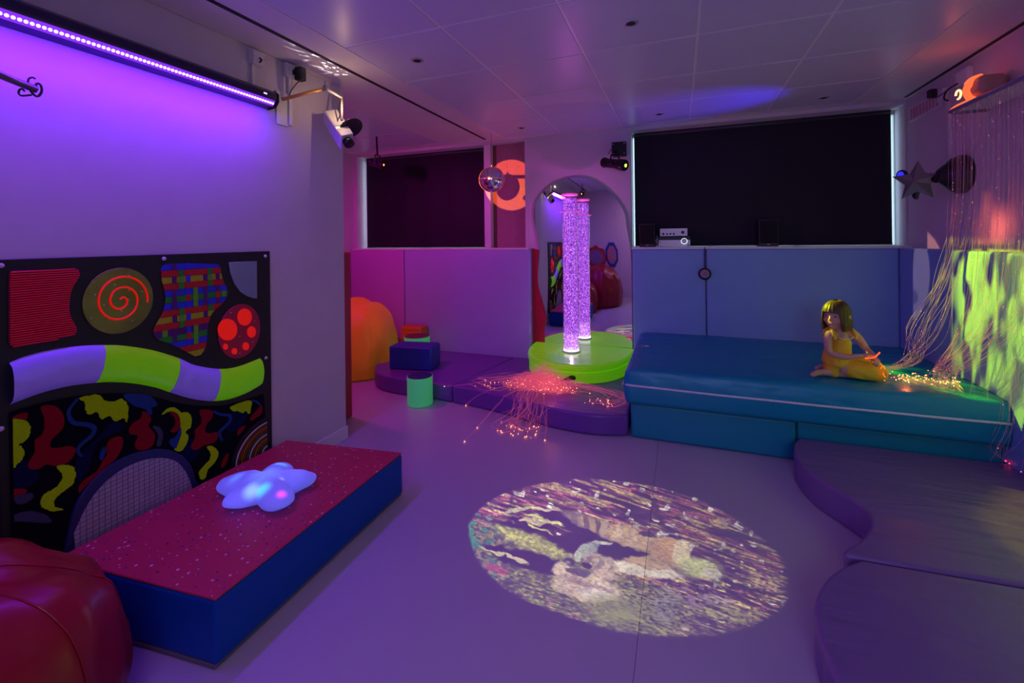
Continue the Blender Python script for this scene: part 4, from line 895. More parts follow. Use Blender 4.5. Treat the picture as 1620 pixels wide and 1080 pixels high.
# ------------------------------------------------------------------ soft play blocks
bbx = thing('foam_block', 'dark blue rectangular foam block on the purple mat left of the pile', 'block', (-2.57, 3.9, PZ+.001), rz=math.radians(9))
pad('cover', (-2.57-.228, 3.91-.13, PZ+.002), (-2.57+.228, 3.91+.13, .39), M_BLUEBX, None, wr=.003, seed=21)
bo = bpy.data.objects[-1] if False else [o for o in COL.objects if o.name.startswith('cover')][-1]
def reparent(o, p, rz=0, piv=None):
    if rz: 
        T_ = Matrix.Translation(piv) @ Matrix.Rotation(rz, 4, 'Z') @ Matrix.Translation(-Vector(piv)); o.data.transform(T_)
    o.parent = p; o.matrix_parent_inverse = wm(p).inverted()
reparent(bo, bbx, math.radians(9), (-2.57, 3.91, 0))
def cyl_block(label, c, r, z0, z1, mside, mtop):
    t = thing('foam_cylinder', label, 'block', (c[0], c[1], z0))
    MB().lathe((c[0], c[1], 0), [(r-.008, z0), (r, z0+.008), (r, z1-.008), (r-.003, z1-.003)], 48).build('side_cover', mside, t, smooth=False, bevel=.002)
    MB().lathe((c[0], c[1], 0), [(r-.002, z1-.006), (r-.003, z1-.001), (r-.010, z1+.003)], 48).build('top_cover', mtop, t, smooth=False)
    MB().tube([(c[0]+(r-.0005)*math.cos(2*PI*k/48), c[1]+(r-.0005)*math.sin(2*PI*k/48), z1-.004) for k in range(49)], .0022, 5, False).build('seam', mside, t)
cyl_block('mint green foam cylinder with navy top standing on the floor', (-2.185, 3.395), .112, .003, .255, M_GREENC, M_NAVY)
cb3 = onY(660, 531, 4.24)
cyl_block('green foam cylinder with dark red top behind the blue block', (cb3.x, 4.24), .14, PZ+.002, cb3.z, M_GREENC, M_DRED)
ob = onY(656, 515, 4.50)
obt = thing('foam_block', 'small orange ribbed foam block against the lilac wall pad', 'block', (ob.x, 4.5, PZ+.001))
MB().bb((ob.x-.14, 4.42, PZ+.002), (ob.x+.13, 4.58, ob.z)).build('cover', M_ORBOX, obt, bevel=.012)
for i in range(6): MB().tube([(ob.x-.132, 4.418, ob.z-.03-i*.045), (ob.x+.122, 4.418, ob.z-.03-i*.045)], .006, 6).build('rib', M_ORBOX, obt)

# ------------------------------------------------------------------ UV strip lamp
uv = thing('ultraviolet_lamp', 'long dark wall lamp with a violet LED strip high on the left wall', 'lamp', (XL, 1.04, 2.3))
y0, y1 = .10, 1.985
prof = [(XL, 2.362), (XL+.055, 2.362), (XL+.085, 2.34), (XL+.085, 2.300), (XL+.060, 2.268), (XL, 2.262)]
MB().prism([(x, y0, z) for x, z in prof], (0, y1-y0, 0)).build('housing', mat('indigo_housing', (.03, .02, .08), .3, metal=.3), uv, bevel=.004)
MB().prism([(x, y1, z) for x, z in [(XL, 2.366), (XL+.058, 2.366), (XL+.09, 2.342), (XL+.09, 2.296), (XL+.062, 2.262), (XL, 2.256)]], (0, .01, 0)).build('end_cap', M_BLKP, uv, bevel=.002)
d1 = Vector((XL+.087, 0, 2.297)); d2 = Vector((XL+.066, 0, 2.268)); nrm = Vector((.029, 0, -.021)).normalized()
MB().prism([(p.x, y0, p.z) for p in (d1, d2, d2+nrm*.004, d1+nrm*.004)], (0, y1-.02-y0, 0)).build('reflector_strip', emat('violet_strip', (.26, .03, 1.0), 1.0), uv)
ledm = emat('violet_led', (.62, .36, 1.0), 3.2)
lb = MB(); lb.sphere((0, 0, 0), .0068, 8, 5); lme = None
nled = 110
for i in range(nled):
    y = y0+.02+(y1-.05-y0)*i/(nled-1); p = (d1+d2)/2+nrm*.006
    if lme is None: o = lb.build('led', ledm, uv); lme = o.data
    else: o = bpy.data.objects.new('led', lme); COL.objects.link(o); o.parent = uv; o.matrix_parent_inverse = wm(uv).inverted()
    o.location = (p.x, y, p.z)
MB().box((XL+.088, 1.90, 2.322), (.004, .02, .008)).build('indicator', emat('indicator_glow', (.7, .5, 1), 1.5), uv)

# ------------------------------------------------------------------ sockets, plugs, trunking on the left wall
def socket(label, y, z, w=.085, h=.085, x=XL, s=1, cat='socket', cord=None, d=.032):
    t = thing('fused_outlet', label, cat, (x, y, z))
    MB().bb((x, y-w/2, z-h/2), (x+s*d, y+w/2, z+h/2)).build('box', M_WPLA, t, bevel=.004)
    MB().bb((x+s*d, y-w*.46, z-h*.46), (x+s*(d+.005), y+w*.46, z+h*.46)).build('faceplate', M_WPLA, t, bevel=.002)
    for q in (-.38, .38): MB().lathe((x+s*(d+.005), y+w*q, z), [(.003, 0), (.002, .0015)], 8, Matrix.Rotation(s*PI/2, 3, 'Y')).build('screw', M_DGREY, t)
    if cord: MB().tube(spline([Vector(p) for p in cord], 5, False), .005, 8).build('cord', M_CORD, t, smooth=True)
    return t
p = onX(409, 92, XL+.03)
socket('white fused outlet with short black cord above the end of the violet lamp', p.y, p.z, cord=[(XL+.037, p.y, p.z), (XL+.05, p.y+.004, p.z-.012), (XL+.045, p.y-.006, p.z-.03)])
q = onX(398, 120, XL)
tag(MB().bb((XL, p.y-.03, 2.363), (XL+.014, p.y-.008, p.z-.043)).build('trunking', M_WPLA, bevel=.002), 'short white cable trunking between the outlet and violet lamp', 'cable cover')
p2 = onX(462, 112, XL+.03)
socket('white socket with black plug adapter near the projector bracket', p2.y, p2.z, w=.09)
pl = thing('plug_adapter', 'bulky black power plug adapter in the socket above the projector', 'plug', (XL+.05, p2.y+.04, p2.z-.01))
MB().box((XL+.062, p2.y+.035, p2.z-.015), (.05, .055, .085)).build('body', M_BLKP, pl, bevel=.008)
MB().box((XL+.040, p2.y+.01, p2.z-.01), (.02, .03, .03)).build('pin_block', M_BLKP, pl, bevel=.003)
MB().tube(spline([Vector(v) for v in [(XL+.06, p2.y+.03, p2.z-.055), (XL+.03, p2.y+.012, p2.z-.10), (XL+.02, p2.y-.01, p2.z-.15), (XL+.02, p2.y, p2.z-.18)]], 6, False), .003, 6).build('cord', M_CORD, pl)
tr_ = MB().bb((XL, p2.y-.015, 2.20), (XL+.018, p2.y+.013, p2.z-.045)); tag(tr_.build('trunking', M_WPLA, bevel=.003), 'vertical white cable trunking below the plug adapter socket', 'cable cover')
# projector on its bracket
br = thing('projector_bracket', 'cranked white wall bracket arm holding the effects projector', 'bracket', (XL, 2.10, 2.33))
a0 = onX(455, 195, XL); MB().bb((XL, 2.045, 2.19), (XL+.008, 2.135, 2.40)).build('wall_plate', M_WPLA, br, bevel=.002)
A = Vector((XL+.01, 2.09, 2.352)); B = Vector((-2.12, 2.235, 2.44)); C_ = Vector((-2.10, 2.36, 2.415)); D_ = Vector((-2.10, 2.36, 2.27))
MB().tube([A, B], .011, 10).build('first_arm', mat('bracket_orange_lit', (.9, .45, .12), .4), br, smooth=True)  # white arm, the orange light on it put into its colour
MB().tube([B, C_], .010, 8).build('second_arm', M_WPLA, br, smooth=True)
MB().tube([C_, D_], .008, 8).build('drop_rod', M_WPLA, br, smooth=True)
MB().lathe(B-Vector((0, 0, .02)), [(.014, 0), (.014, .035), (.004, .04), (.004, .065)], 12).build('pivot', M_GREYM, br)
pj = thing('effects_projector', 'white box projector with a dark effect wheel tilted down at the floor', 'projector', (-2.10, 2.36, 2.17))
ax = (Vector((-0.30, 2.15, 0))-Vector(light_pos)).normalized(); ax = Vector((.42, .10, -.9)).normalized()
ax = (Vector((-0.30, 2.15, 0))-Vector(light_pos)).normalized(); _y = Vector((.66, -.74, -.2)); _y = (_y-ax*_y.dot(ax)).normalized(); MP = Matrix((_y.cross(ax), _y, ax)).transposed() @ Matrix.Rotation(math.radians(-25), 3, 'Z'); pc = Vector((-2.125, 2.375, 2.20))
MB().box(pc-ax*.075, (.085, .105, .155), MP).build('lamp_housing', M_WPLA, pj, bevel=.006)
MB().box(pc+ax*.058, (.085, .095, .075), MP).build('lens_housing', M_WPLA, pj, bevel=.005)
MB().box(pc+MP @ Vector((-.047, 0, -.02)), (.006, .11, .28), MP).build('side_plate', mat('lilac_plate', (.6, .56, .8), .45), pj, bevel=.003)
for i in range(6): MB().box(pc-ax*.075+MP @ Vector((-.03+.012*i, -.055, -.02)), (.005, .004, .09), MP).build('vent_slot', M_DGREY, pj)
W0 = pc+ax*.012; wr_ = MB()
MB().lathe(W0+MP @ Vector((.065, .02, -.006)), [(.075, 0), (.077, .006), (.075, .012)], 36, MP).build('effect_wheel', mat('effect_wheel_glass', (.05, .02, .06), .15, metal=.4), pj)
MB().tube([W0+MP @ Vector((.065+.077*math.cos(2*PI*k/36), .02+.077*math.sin(2*PI*k/36), 0)) for k in range(37)], .005, 6, False).build('wheel_rim', M_BLKP, pj, smooth=True)
MB().box(pc+ax*.012, (.07, .085, .016), MP).build('lit_gap', emat('projector_leak', (.85, .95, .45), 1.6, (.3, .3, .2)), pj)
MB().lathe(pc+ax*.095, [(.030, 0), (.034, .02), (.034, .042), (.026, .045)], 24, MP).build('lens_barrel', M_BLKP, pj, smooth=True)
MB().lathe(pc+ax*.1405, [(.022, 0), (.012, .004), (.002, .005)], 20, MP).build('lens', mat('lens_glass', (.05, .05, .06), .05, metal=.5), pj, smooth=True)
MB().tube(spline([Vector(v) for v in [(-2.10, 2.352, 2.40), (-2.12, 2.35, 2.34), (-2.09, 2.33, 2.29), (-2.12, 2.34, 2.26)]], 6, False), .003, 6).build('cord', M_CORD, pj)
# folded hoist arm with hooks at far left
rl = thing('hook_arm', 'grey metal arm with curled hooks jutting in at upper left', 'hook arm', (-2.2, .8, 2.05))
e1 = onX(58, 142, -2.20); e0 = onX(-120, 70, -2.20)
MB().tube([e0, e1], .0135, 14).build('tube', mat('grey_tube', (.16, .15, .17), .35, metal=.5), rl, smooth=True)
def hook(pts, r=.0035):
    MB().tube(spline([onX(*p_, -2.20) for p_ in pts], 6, False), r, 8).build('hook', M_DGREY, rl, smooth=True)
hook([(44, 130), (46, 124), (52, 122.5), (56, 125)]); hook([(57, 141), (57, 134), (61, 132), (65, 136), (66, 144), (62, 151), (57, 152), (52, 148), (48, 143)], .0042); hook([(50, 150), (42, 151), (33, 151), (29.5, 147), (31, 142), (36, 141), (39, 145)])

# ------------------------------------------------------------------ mirror ball
bp3 = Vector((-1.867, 4.329, 2.099)); ball = thing('mirror_ball', 'shiny mirror ball hanging on a thin wire before the orange disc', 'mirror ball', bp3)
ballm = mat('chrome_ball', (.72, .66, .80), .12, metal=1.0, var=.15, vscale=30)
nu, nv = 28, 16; bb_ = MB(); RB = .134
for i in range(nv+1):
    a = PI*i/nv
    for k in range(nu): bb_.v.append((bp3.x+RB*math.sin(a)*math.cos(2*PI*k/nu), bp3.y+RB*math.sin(a)*math.sin(2*PI*k/nu), bp3.z-RB*math.cos(a)))
for i in range(nv):
    for k in range(nu): bb_.f.append((i*nu+k, i*nu+(k+1) % nu, (i+1)*nu+(k+1) % nu, (i+1)*nu+k))
bb_.build('sphere', ballm, ball, smooth=True)
for nm, u_ in (('band', 'h'), ('band', 'v')):
    MB().tube([bp3+Vector((RB*1.005*math.cos(t), RB*1.005*math.sin(t), 0) if u_ == 'h' else (RB*1.005*math.cos(t)*.94, -RB*1.005*math.cos(t)*.34 if False else RB*1.005*math.cos(t)*.34, RB*1.005*math.sin(t))) for t in [2*PI*k/40 for k in range(41)]], .0035, 6, False).build('band', mat('gold_band', (.6, .35, .25), .3, metal=.6), ball)
MB().lathe(bp3+Vector((0, 0, RB-.004)), [(.012, 0), (.012, .02), (.004, .026)], 12).build('cap', M_GREYM, ball)
MB().tube([bp3+Vector((0, 0, RB)), (bp3.x, bp3.y, ZC)], .0016, 6).build('wire', M_CORD, ball)
# ------------------------------------------------------------------ stage spotlights
def spotlight(label, c, d, r, L, lens, lcol, top, es=8, loop=False):
    t = thing('spotlight', label, 'spotlight', c); c = Vector(c); d = Vector(d).normalized(); MM = d.to_track_quat('Z', 'Y').to_matrix()
    MB().lathe(c-d*L*.55, [(r*.55, 0), (r*.9, L*.02), (r, L*.05), (r, L*.12), (r*.9, L*.14), (r*.9, L*.68), (r*1.08, L*.72), (r*1.08, L*.98), (r*1.0, L), (r*.8, L)], 28, MM).build('barrel', M_BLKM, t, bevel=.0015)
    MB().lathe(c+d*L*.452, [(r*.55, 0), (r*.5, .004)], 20, MM).build('lens_ring', M_DGREY, t)
    MB().lathe(c+d*L*.460, [(lens, 0), (lens*.7, .004), (lens*.1, .006)], 18, MM).build('lens', emat('lens_glow_'+('lime' if lcol[1] > .5 else 'orange' if lcol[0] > .5 else 'blue'), lcol, es), t, smooth=True)
    side = d.cross(Vector((0, 0, 1))).normalized(); topp = Vector(top)
    yk = [c+side*r*1.12-Vector((0, 0, .0))]+[c+side*r*1.12+Vector((0, 0, r*1.5))]+([c+side*r*.8+Vector((0, 0, r*2.1)), c-side*r*.8+Vector((0, 0, r*2.1))] if loop else [c+side*r*.9+Vector((0, 0, r*1.7)), c-side*r*.9+Vector((0, 0, r*1.7))])+[c-side*r*1.12+Vector((0, 0, r*1.5)), c-side*r*1.12]
    MB().tube(yk, .008 if not loop else .006, 6).build('yoke', M_BLKM, t)
    for s_ in (-1, 1): MB().lathe(c+side*r*1.12*s_, [(.014, -.01), (.014, .01), (.006, .014)], 10, (side*s_).to_track_quat('Z', 'Y').to_matrix()).build('knob', M_BLKP, t)
    MB().tube([c+Vector((0, 0, r*1.9)), topp], .010, 8).build('hanger', M_BLKM, t)
    return t
lc = Vector((-.60, 4.50, 2.20)); s1 = spotlight('black tubular spotlight with lime lens mounted above the mirror', lc, (.42, -.28, -.13), .052, .30, .017, (.70, 1.0, .03), (-.60, 4.62, 2.36))
MB().bb((-.645, 4.60, 2.30), (-.505, 4.70, 2.44)).build('wall_plate', M_BLKM, s1, bevel=.004)
for a_, b_ in ((-.63, 2.42), (-.52, 2.42), (-.63, 2.32), (-.52, 2.32)): MB().lathe((a_, 4.60, b_), [(.007, 0), (.005, .004)], 10, Matrix.Rotation(PI/2, 3, 'X')).build('bolt', M_SILV, s1)
MB().tube(spline([Vector(v) for v in [(-.67, 4.5, 2.30), (-.62, 4.55, 2.38), (-.60, 4.60, 2.43)]], 6, False), .003, 6).build('cord', M_CORD, s1)
hl = Vector((-3.08, 4.0, 2.305)); spotlight('small black ceiling spotlight with orange lens before the left blind', hl, (.9, .04, -.22), .045, .17, .013, (1.0, .16, .03), (-3.09, 4.0, ZC), loop=True)
spotlight('small black spotlight with magenta lens on the wall behind the left wall end', (-3.02, 2.98, 2.33), (0.02, .6, -.5), .05, .14, .03, (1.0, .02, .7), (-3.02, 2.96, ZC), es=4)
spotlight('black spotlight high near the camera side of the left wall', (-1.9, .16, 2.406), (.01, 1.0, -.07), .045, .2, .015, (1.0, .2, .05), (-1.9, .16, ZC), es=2)

# ------------------------------------------------------------------ hi-fi on the sill
SZ = 1.367
def speaker(x0, x1, z1, label):
    t = thing('speaker', label, 'speaker', ((x0+x1)/2, 4.72, SZ))
    MB().bb((x0, 4.63, SZ), (x1, 4.80, z1)).build('cabinet', M_BLKP, t, bevel=.004)
    MB().bb((x0+.008, 4.625, SZ+.03), (x1-.008, 4.631, z1-.01)).build('grille', mat('speaker_cloth', (.006, .005, .008), .9, bump=.02, bscale=300), t, bevel=.002)
    MB().box(((x0+x1)/2, 4.628, SZ+.018), (.022, .003, .005)).build('badge', M_SILV, t)
speaker(-.385, -.232, 1.60, 'black bookshelf speaker at left end of the large window sill')
speaker(.680, .838, 1.613, 'black bookshelf speaker on the sill right of the hi-fi')
def amp(x0, x1, z0, z1, label, knobs, dial=None, band=None, glow=None):
    t = thing('amplifier', label, 'amplifier', ((x0+x1)/2, 4.72, z0))
    MB().bb((x0, 4.655, z0+.004), (x1, 4.83, z1)).build('case', M_DGREY, t, bevel=.003)
    MB().bb((x0, 4.647, z0+.004), (x1, 4.655, z1)).build('front_panel', M_SILV, t, bevel=.002)
    for fx in (x0+.02, x1-.02):
        MB().lathe((fx, 4.70, z0), [(.01, 0), (.01, .005)], 10).build('foot', M_BLKP, t)
    RX = Matrix.Rotation(PI/2, 3, 'X')
    for kx, kz, kr in knobs: MB().lathe((x0+kx, 4.647, z0+kz), [(kr, 0), (kr*.9, .012), (kr*.7, .014)], 16, RX).build('knob', M_BLKP, t)
    if dial:
        MB().tube([(x0+dial[0]+dial[2]*math.cos(a), 4.644, z0+dial[1]+dial[2]*math.sin(a)) for a in [2*PI*k/24 for k in range(25)]], .0022, 6, False).build('dial_ring', emat('dial_glow', (.9, .95, 1.0), 1.5), t)
        MB().lathe((x0+dial[0], 4.647, z0+dial[1]), [(dial[2]*.82, 0), (dial[2]*.75, .014), (dial[2]*.5, .015)], 20, RX).build('dial', M_GREYM, t)
    if band: MB().bb((x0, 4.645, z1-band), (x1, 4.648, z1)).build('display_band', M_BLKP, t)
    MB().box((x0+.04, 4.646, z1-(.012 if not band else .035)), (.05, .002, .003)).build('print_line', mat('pale_print', (.6, .35, .3), .6), t)
    return t
ax0, ax1 = -.200, .092
a1 = amp(ax0, ax1, SZ, 1.468, 'silver hi-fi amplifier with a ringed volume dial on the sill', [(.015, .045, .005), (.275, .018, .006)], dial=(.237, .055, .027), band=.034)
amp(ax0+.012, ax1-.024, 1.469, 1.548, 'smaller silver hi-fi unit with dark knobs stacked on the amplifier', [(.032, .026, .011), (.068, .026, .009), (.098, .026, .009), (.130, .026, .009), (.213, .040, .016)])
cb4 = MB()
for s_ in range(4): cb4.tube(spline([Vector((-.222+.006*s_+.01*math.sin(i*2.1+s_), 4.66+.01*s_, SZ+.004+(.11-.02*s_)*(1-i/6)**1.5)) for i in range(7)], 4, False), .0025, 5)
tag(cb4.build('cable_tangle', M_WPLA), 'tangle of white cables between the left speaker and amplifier', 'cable', None)
# hanging round alarm / speaker puck
hc = onY(1115, 433, 4.582); hs = thing('hanging_disc', 'small round device hanging on a strap between two blue lit pads', 'device', (hc.x, 4.59, hc.z))
RX = Matrix.Rotation(PI/2, 3, 'X')
MB().lathe((hc.x, 4.598, hc.z), [(.052, 0), (.058, .006), (.058, .02), (.048, .026)], 30, RX).build('rim', M_BLKP, hs, smooth=False, bevel=.001)
MB().lathe((hc.x, 4.575, hc.z), [(.043, 0), (.038, .006), (.02, .009)], 26, RX).build('face', mat('mauve_face', (.34, .22, .34), .5), hs)
MB().tube([(hc.x+.012*math.cos(t), 4.566, hc.z+.012*math.sin(t)) for t in [2*PI*k/16 for k in range(17)]], .002, 5, False).build('button_ring', M_DGREY, hs)
MB().tube([(hc.x, 4.592, hc.z+.055), (hc.x-.002, 4.594, hc.z+.15), (hc.x+.002, 4.596, 1.36)], .004, 6).build('strap', M_CORD, hs)

# ------------------------------------------------------------------ right wall fittings
p = onX(1484, 148, XR-.02)
socket('white socket with black plug high on the right wall', onX(1497, 150, XR).y, onX(1497, 150, XR).z, x=XR, s=-1, w=.09)
pg = thing('black_plug', 'black plug in the high socket on the right wall', 'plug', (XR-.05, p.y, p.z))
MB().box((XR-.062, p.y-.015, p.z), (.045, .05, .06)).build('body', M_BLKP, pg, bevel=.006)
MB().tube(spline([Vector(v) for v in [(XR-.06, p.y-.02, p.z-.03), (XR-.05, p.y-.06, p.z-.04), (XR-.02, p.y-.15, p.z-.01)]], 6, False), .003, 6).build('cord', M_CORD, pg)
p = onX(1531, 121, XR); socket('white outlet box with curved black cable above the fibre light source', p.y, p.z, w=.14, h=.10, x=XR, s=-1, cord=[(XR-.036, p.y+.03, p.z-.03), (XR-.05, p.y+.13, p.z-.045), (XR-.05, p.y+.17, p.z-.09), (XR-.04, p.y+.14, p.z-.115)])
q0 = onX(1498, 160, XR); tag(MB().bb((XR-.016, q0.y-.06, 1.88), (XR, q0.y-.03, q0.z)).build('trunking', M_WPLA, bevel=.002), 'tall white cable trunking down the right wall to the black bracket', 'cable cover')
v0 = onX(1437, 186, XR); v1 = onX(1474, 150, XR)
vb = thing('wall_vent', 'white slotted box with pink slats at the corner of right wall', 'vent', (XR, (v0.y+v1.y)/2, 2.4))
vy0, vy1 = 4.12, 4.60; MB().bb((XR-.02, vy0, 2.385), (XR, vy1, 2.50)).build('box', M_WPLA, vb, bevel=.003)
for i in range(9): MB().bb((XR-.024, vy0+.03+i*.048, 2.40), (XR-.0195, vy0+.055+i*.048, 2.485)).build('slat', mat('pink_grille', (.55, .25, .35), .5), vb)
# fibre optic light source box and curtain
cu = thing('fibre_optic_curtain', 'curtain of glowing fibre optic strands hanging from a wall rail', 'fibre optic curtain', (1.6, 3.0, 2.2))
rA = Vector((1.60, 3.585, 2.225)); rail = [Vector((1.795, 3.62, 2.225)), Vector((1.66, 3.62, 2.225)), rA]+[Vector((1.60, 3.585-(.1*i), 2.225)) for i in range(1, 20)]
MB().tube(rail, .013, 8).build('rail', mat('blue_grey_rail', (.20, .20, .36), .4), cu, smooth=True)
rb_ = MB().bb((1.60, 1.7, 2.228), (1.795, 3.60, 2.240)); rb_.build('shelf', M_WPLA, cu)
src = onX(1548, 145, 1.70)
MB().box((1.715, src.y-.02, 2.335), (.13, .20, .11)).build('light_box', mat('light_box', (.55, .3, .22), .5), cu, bevel=.03, seg=4)
orl = emat('orange_spill', (1.0, .13, .03), 1.3, (.6, .2, .1))
hp = spline([Vector(v) for v in [(1.70, src.y-.04, 2.385), (1.66, src.y-.03, 2.37), (1.65, src.y-.0, 2.33), (1.655, src.y-.02, 2.28), (1.64, 3.45, 2.255), (1.62, 3.56, 2.245), (1.612, 3.60, 2.23)]], 8, False)
MB().tube(hp, [.030, ]*12+[.024]*12+[.015]*(len(hp)-24), 12).build('fibre_harness', orl, cu, smooth=True)
MB().tube([(1.66+.0*k, src.y+.12+.028*math.cos(k*.45), 2.34+.028*math.sin(k*.45)) for k in range(12)], .006, 6).build('lamp_ring', emat('ring_glow', (1, .45, .2), 2.5), cu, smooth=True)
light('fibre_source_light', 'POINT', (1.58, src.y, 2.42), .22, (1.0, .12, .03), shadow_soft_size=0)
random.seed(11)
st = MB(); gl = MB(); gl2 = MB()
tgt = lambda: (random.gauss(1.36, .11), random.gauss(3.60, .06))
ns = 230
for i in range(ns):
    f_ = i/ns; grp = round(f_*26)/26
    y = 3.575-1.75*(.55*f_+.45*grp)+random.uniform(-.012, .012); x = 1.592+random.uniform(-.006, .016)
    top_ = Vector((x, y, 2.215)); drape = y > 2.65
    if y > 2.72 and random.random() < .86:
        # swept on to the mattress towards the child
        s_ = (3.575-y)/.85; ex = random.uniform(1.16, 1.62); ey = 3.60+random.gauss(0, .075)-.10*(ex-1.2)
        midx = 1.60-.02*random.random(); mz = random.uniform(.60, .70)
        pts = [top_, (midx, y+.02, 1.6), (midx-.01, y+.06+.05*s_, 1.1), (midx-.03, y+(.10+.28*s_), .78+.1*random.random()), (1.54+.0*random.random()-.05*random.random(), min(3.55, y+.2+.45*s_), .60+.03*random.random()), (ex*.45+1.5*.55, ey*.6+y*.25+.5, .545), (ex, ey, .530+random.random()*.012)]
        if i < 34: 
            pts = [top_, (x-.01, y+.01, 1.6), (1.55-.05*random.random(), y+.03, 1.2), (1.48-.12*random.random(), y+.05, .85), (1.38+.1*random.random(), 3.66+.1*random.random(), .62), (1.22+.1*random.random(), 3.68, .545), (1.12+.1*random.random(), 3.62+.05*random.random(), .532)]
        P = spline([Vector(p_) for p_ in pts], 5, False)
        gl.octa(P[-1], random.uniform(.0018, .0052))
        if random.random() < .5: gl.octa(P[-1]+Vector((random.uniform(-.01, .03), random.uniform(-.02, .02), 0)), random.uniform(.003, .005))
    elif y > 2.2:
        zf = random.choice([.19, .2, .25]); ex = random.uniform(1.55, 1.69)
        pts = [top_, (x, y, 1.5), (x, y+.02, .9), (ex, y+.06, .45), (ex, y+.08+.2*random.random(), zf-.01)]
        P = spline([Vector(p_) for p_ in pts], 4, False)
        if random.random() < .3: gl2.octa(P[-1], .0035)
    else:
        P = spline([Vector(p_) for p_ in [top_, (x, y, 1.3), (x+.01, y, .5), (x+.02, y+.05, .19)]], 4, False)
    st.tube(P, .0009, 3, False)
    side = random.random() < .22
    for k in range(16 if (i % 5 == 0) else 3):
        u = random.random(); j = int(u*(len(P)-1)*.75); t_ = random.random(); q_ = P[j].lerp(P[j+1], t_); gl2.octa(q_, random.choice([.0013, .0016, .0024]))
fib = bpy.data.materials.new('fibre_strand'); fib.use_nodes = True; N = fib.node_tree.nodes; b_ = N['Principled BSDF']; b_.inputs['Base Color'].default_value = (.55, .36, .50, 1); b_.inputs['Roughness'].default_value = .3; b_.inputs['Alpha'].default_value = .34; b_.inputs['Emission Color'].default_value = (.9, .18, .25, 1); b_.inputs['Emission Strength'].default_value = .05
st.build('strands', fib, cu, kind='stuff'); gl.build('glowing_tips', emat('tip_glow', (1.0, .22, .07), 7), cu, kind='stuff'); gl2.build('glow_points', emat('point_glow', (1.0, .25, .28), 1.6), cu, kind='stuff')
tips = [onZ(1585, 722, .17), onZ(1591, 730, .17), onZ(1603, 732, .17), onZ(1613, 728, .17), onZ(1618, 737, .17), onZ(1594, 712, .17)]
ex_ = MB(); et = MB()
for p_ in tips:
    p_ = Vector((min(p_.x, 1.70), p_.y, .175)); ex_.tube(spline([Vector((1.60, p_.y-.25, .8)), Vector((1.62, p_.y-.18, .45)), Vector((1.63, p_.y-.06, .25)), p_], 5, False), .0011, 3, False); et.octa(p_, .0045)
ex_.build('strands', fib, cu, kind='stuff'); et.build('glowing_tips', emat('red_tip_glow', (1.0, .03, .06), 5), cu, kind='stuff')
cp = onZ(1432, 570, .53); tag(MB().lathe((cp.x, cp.y, .522), [(.012, 0), (.022, .006), (.02, .016), (.006, .022)], 16).build('plastic_cap', M_WPLA, smooth=True), 'small pale plastic clip on the mattress right of the child', 'clip')
light('tip_glow_light', 'POINT', (1.33, 3.50, .60), .45, (1.0, .16, .03), shadow_soft_size=0)
# star shaped lamp on black bracket
sx_ = thing('star_lamp', 'silver faceted star lamp with a blue lens on a black wall bracket', 'lamp', (1.6, 3.95, 1.83))
mc = onX(1496, 277, 1.70); 
MB().lathe((XR-.002, mc.y, mc.z), [(.13, 0), (.13, .03), (.115, .06), (.08, .10), (.04, .14)], 30, Matrix.Rotation(-PI/2, 3, 'Y')).build('wall_rose', M_BLKP, sx_, bevel=.002)
MB().tube(spline([Vector((XR-.04, mc.y, mc.z)), Vector((1.70, mc.y+.08, mc.z)), Vector((1.66, 3.90, 1.84))], 5, False), .03, 8).build('neck', M_BLKP, sx_, smooth=True)
for i in range(7):
    a = i*.9; MB().box((1.74+.0*i, mc.y+.06*math.cos(a), mc.z+.075*math.sin(a)), (.03, .035, .03), Matrix.Rotation(a, 3, 'X')).build('bracket_lug', M_BLKP, sx_, bevel=.004)
so_ = Vector((1.59, 3.985, 1.835)); fd = Vector((-.55, -.80, -.05)).normalized(); su = fd.cross(Vector((0, 0, 1))).normalized(); sv = su.cross(fd).normalized(); sb = MB()
ro = [(.150 if k % 2 == 0 else .072) for k in range(10)]; av = [so_+(su*math.cos(2*PI*k/10+.35)+sv*math.sin(2*PI*k/10+.35))*ro[k] for k in range(10)]
sb.add([so_+fd*.10, so_-fd*.09]+av, [(0, 2+k, 2+(k+1) % 10) for k in range(10)]+[(1, 2+(k+1) % 10, 2+k) for k in range(10)])
sb.build('star_body', mat('silver_facets', (.36, .35, .36), .25, metal=.5), sx_)
ep = onX(1428, 277, 1.56); 
MB().lathe(ep, [(.036, 0), (.04, .008), (.03, .02)], 20, Vector((-.75, -.62, -.1)).to_track_quat('Z', 'Y').to_matrix()).build('lamp_head', M_BLKP, sx_)
MB().sphere(ep+Vector((-.016, -.013, 0)), (.020, .020, .026), 16, 10).build('blue_lens', emat('blue_glow', (.01, .01, 1.0), 3.5), sx_, smooth=True)
MB().tube([ep, so_+Vector((-.03, .0, 0))], .012, 8).build('lamp_stem', M_BLKP, sx_)
MB().box(onX(1449, 307, 1.60), (.02, .05, .06), Matrix.Rotation(.5, 3, 'X')).build('side_vent', M_DGREY, sx_)

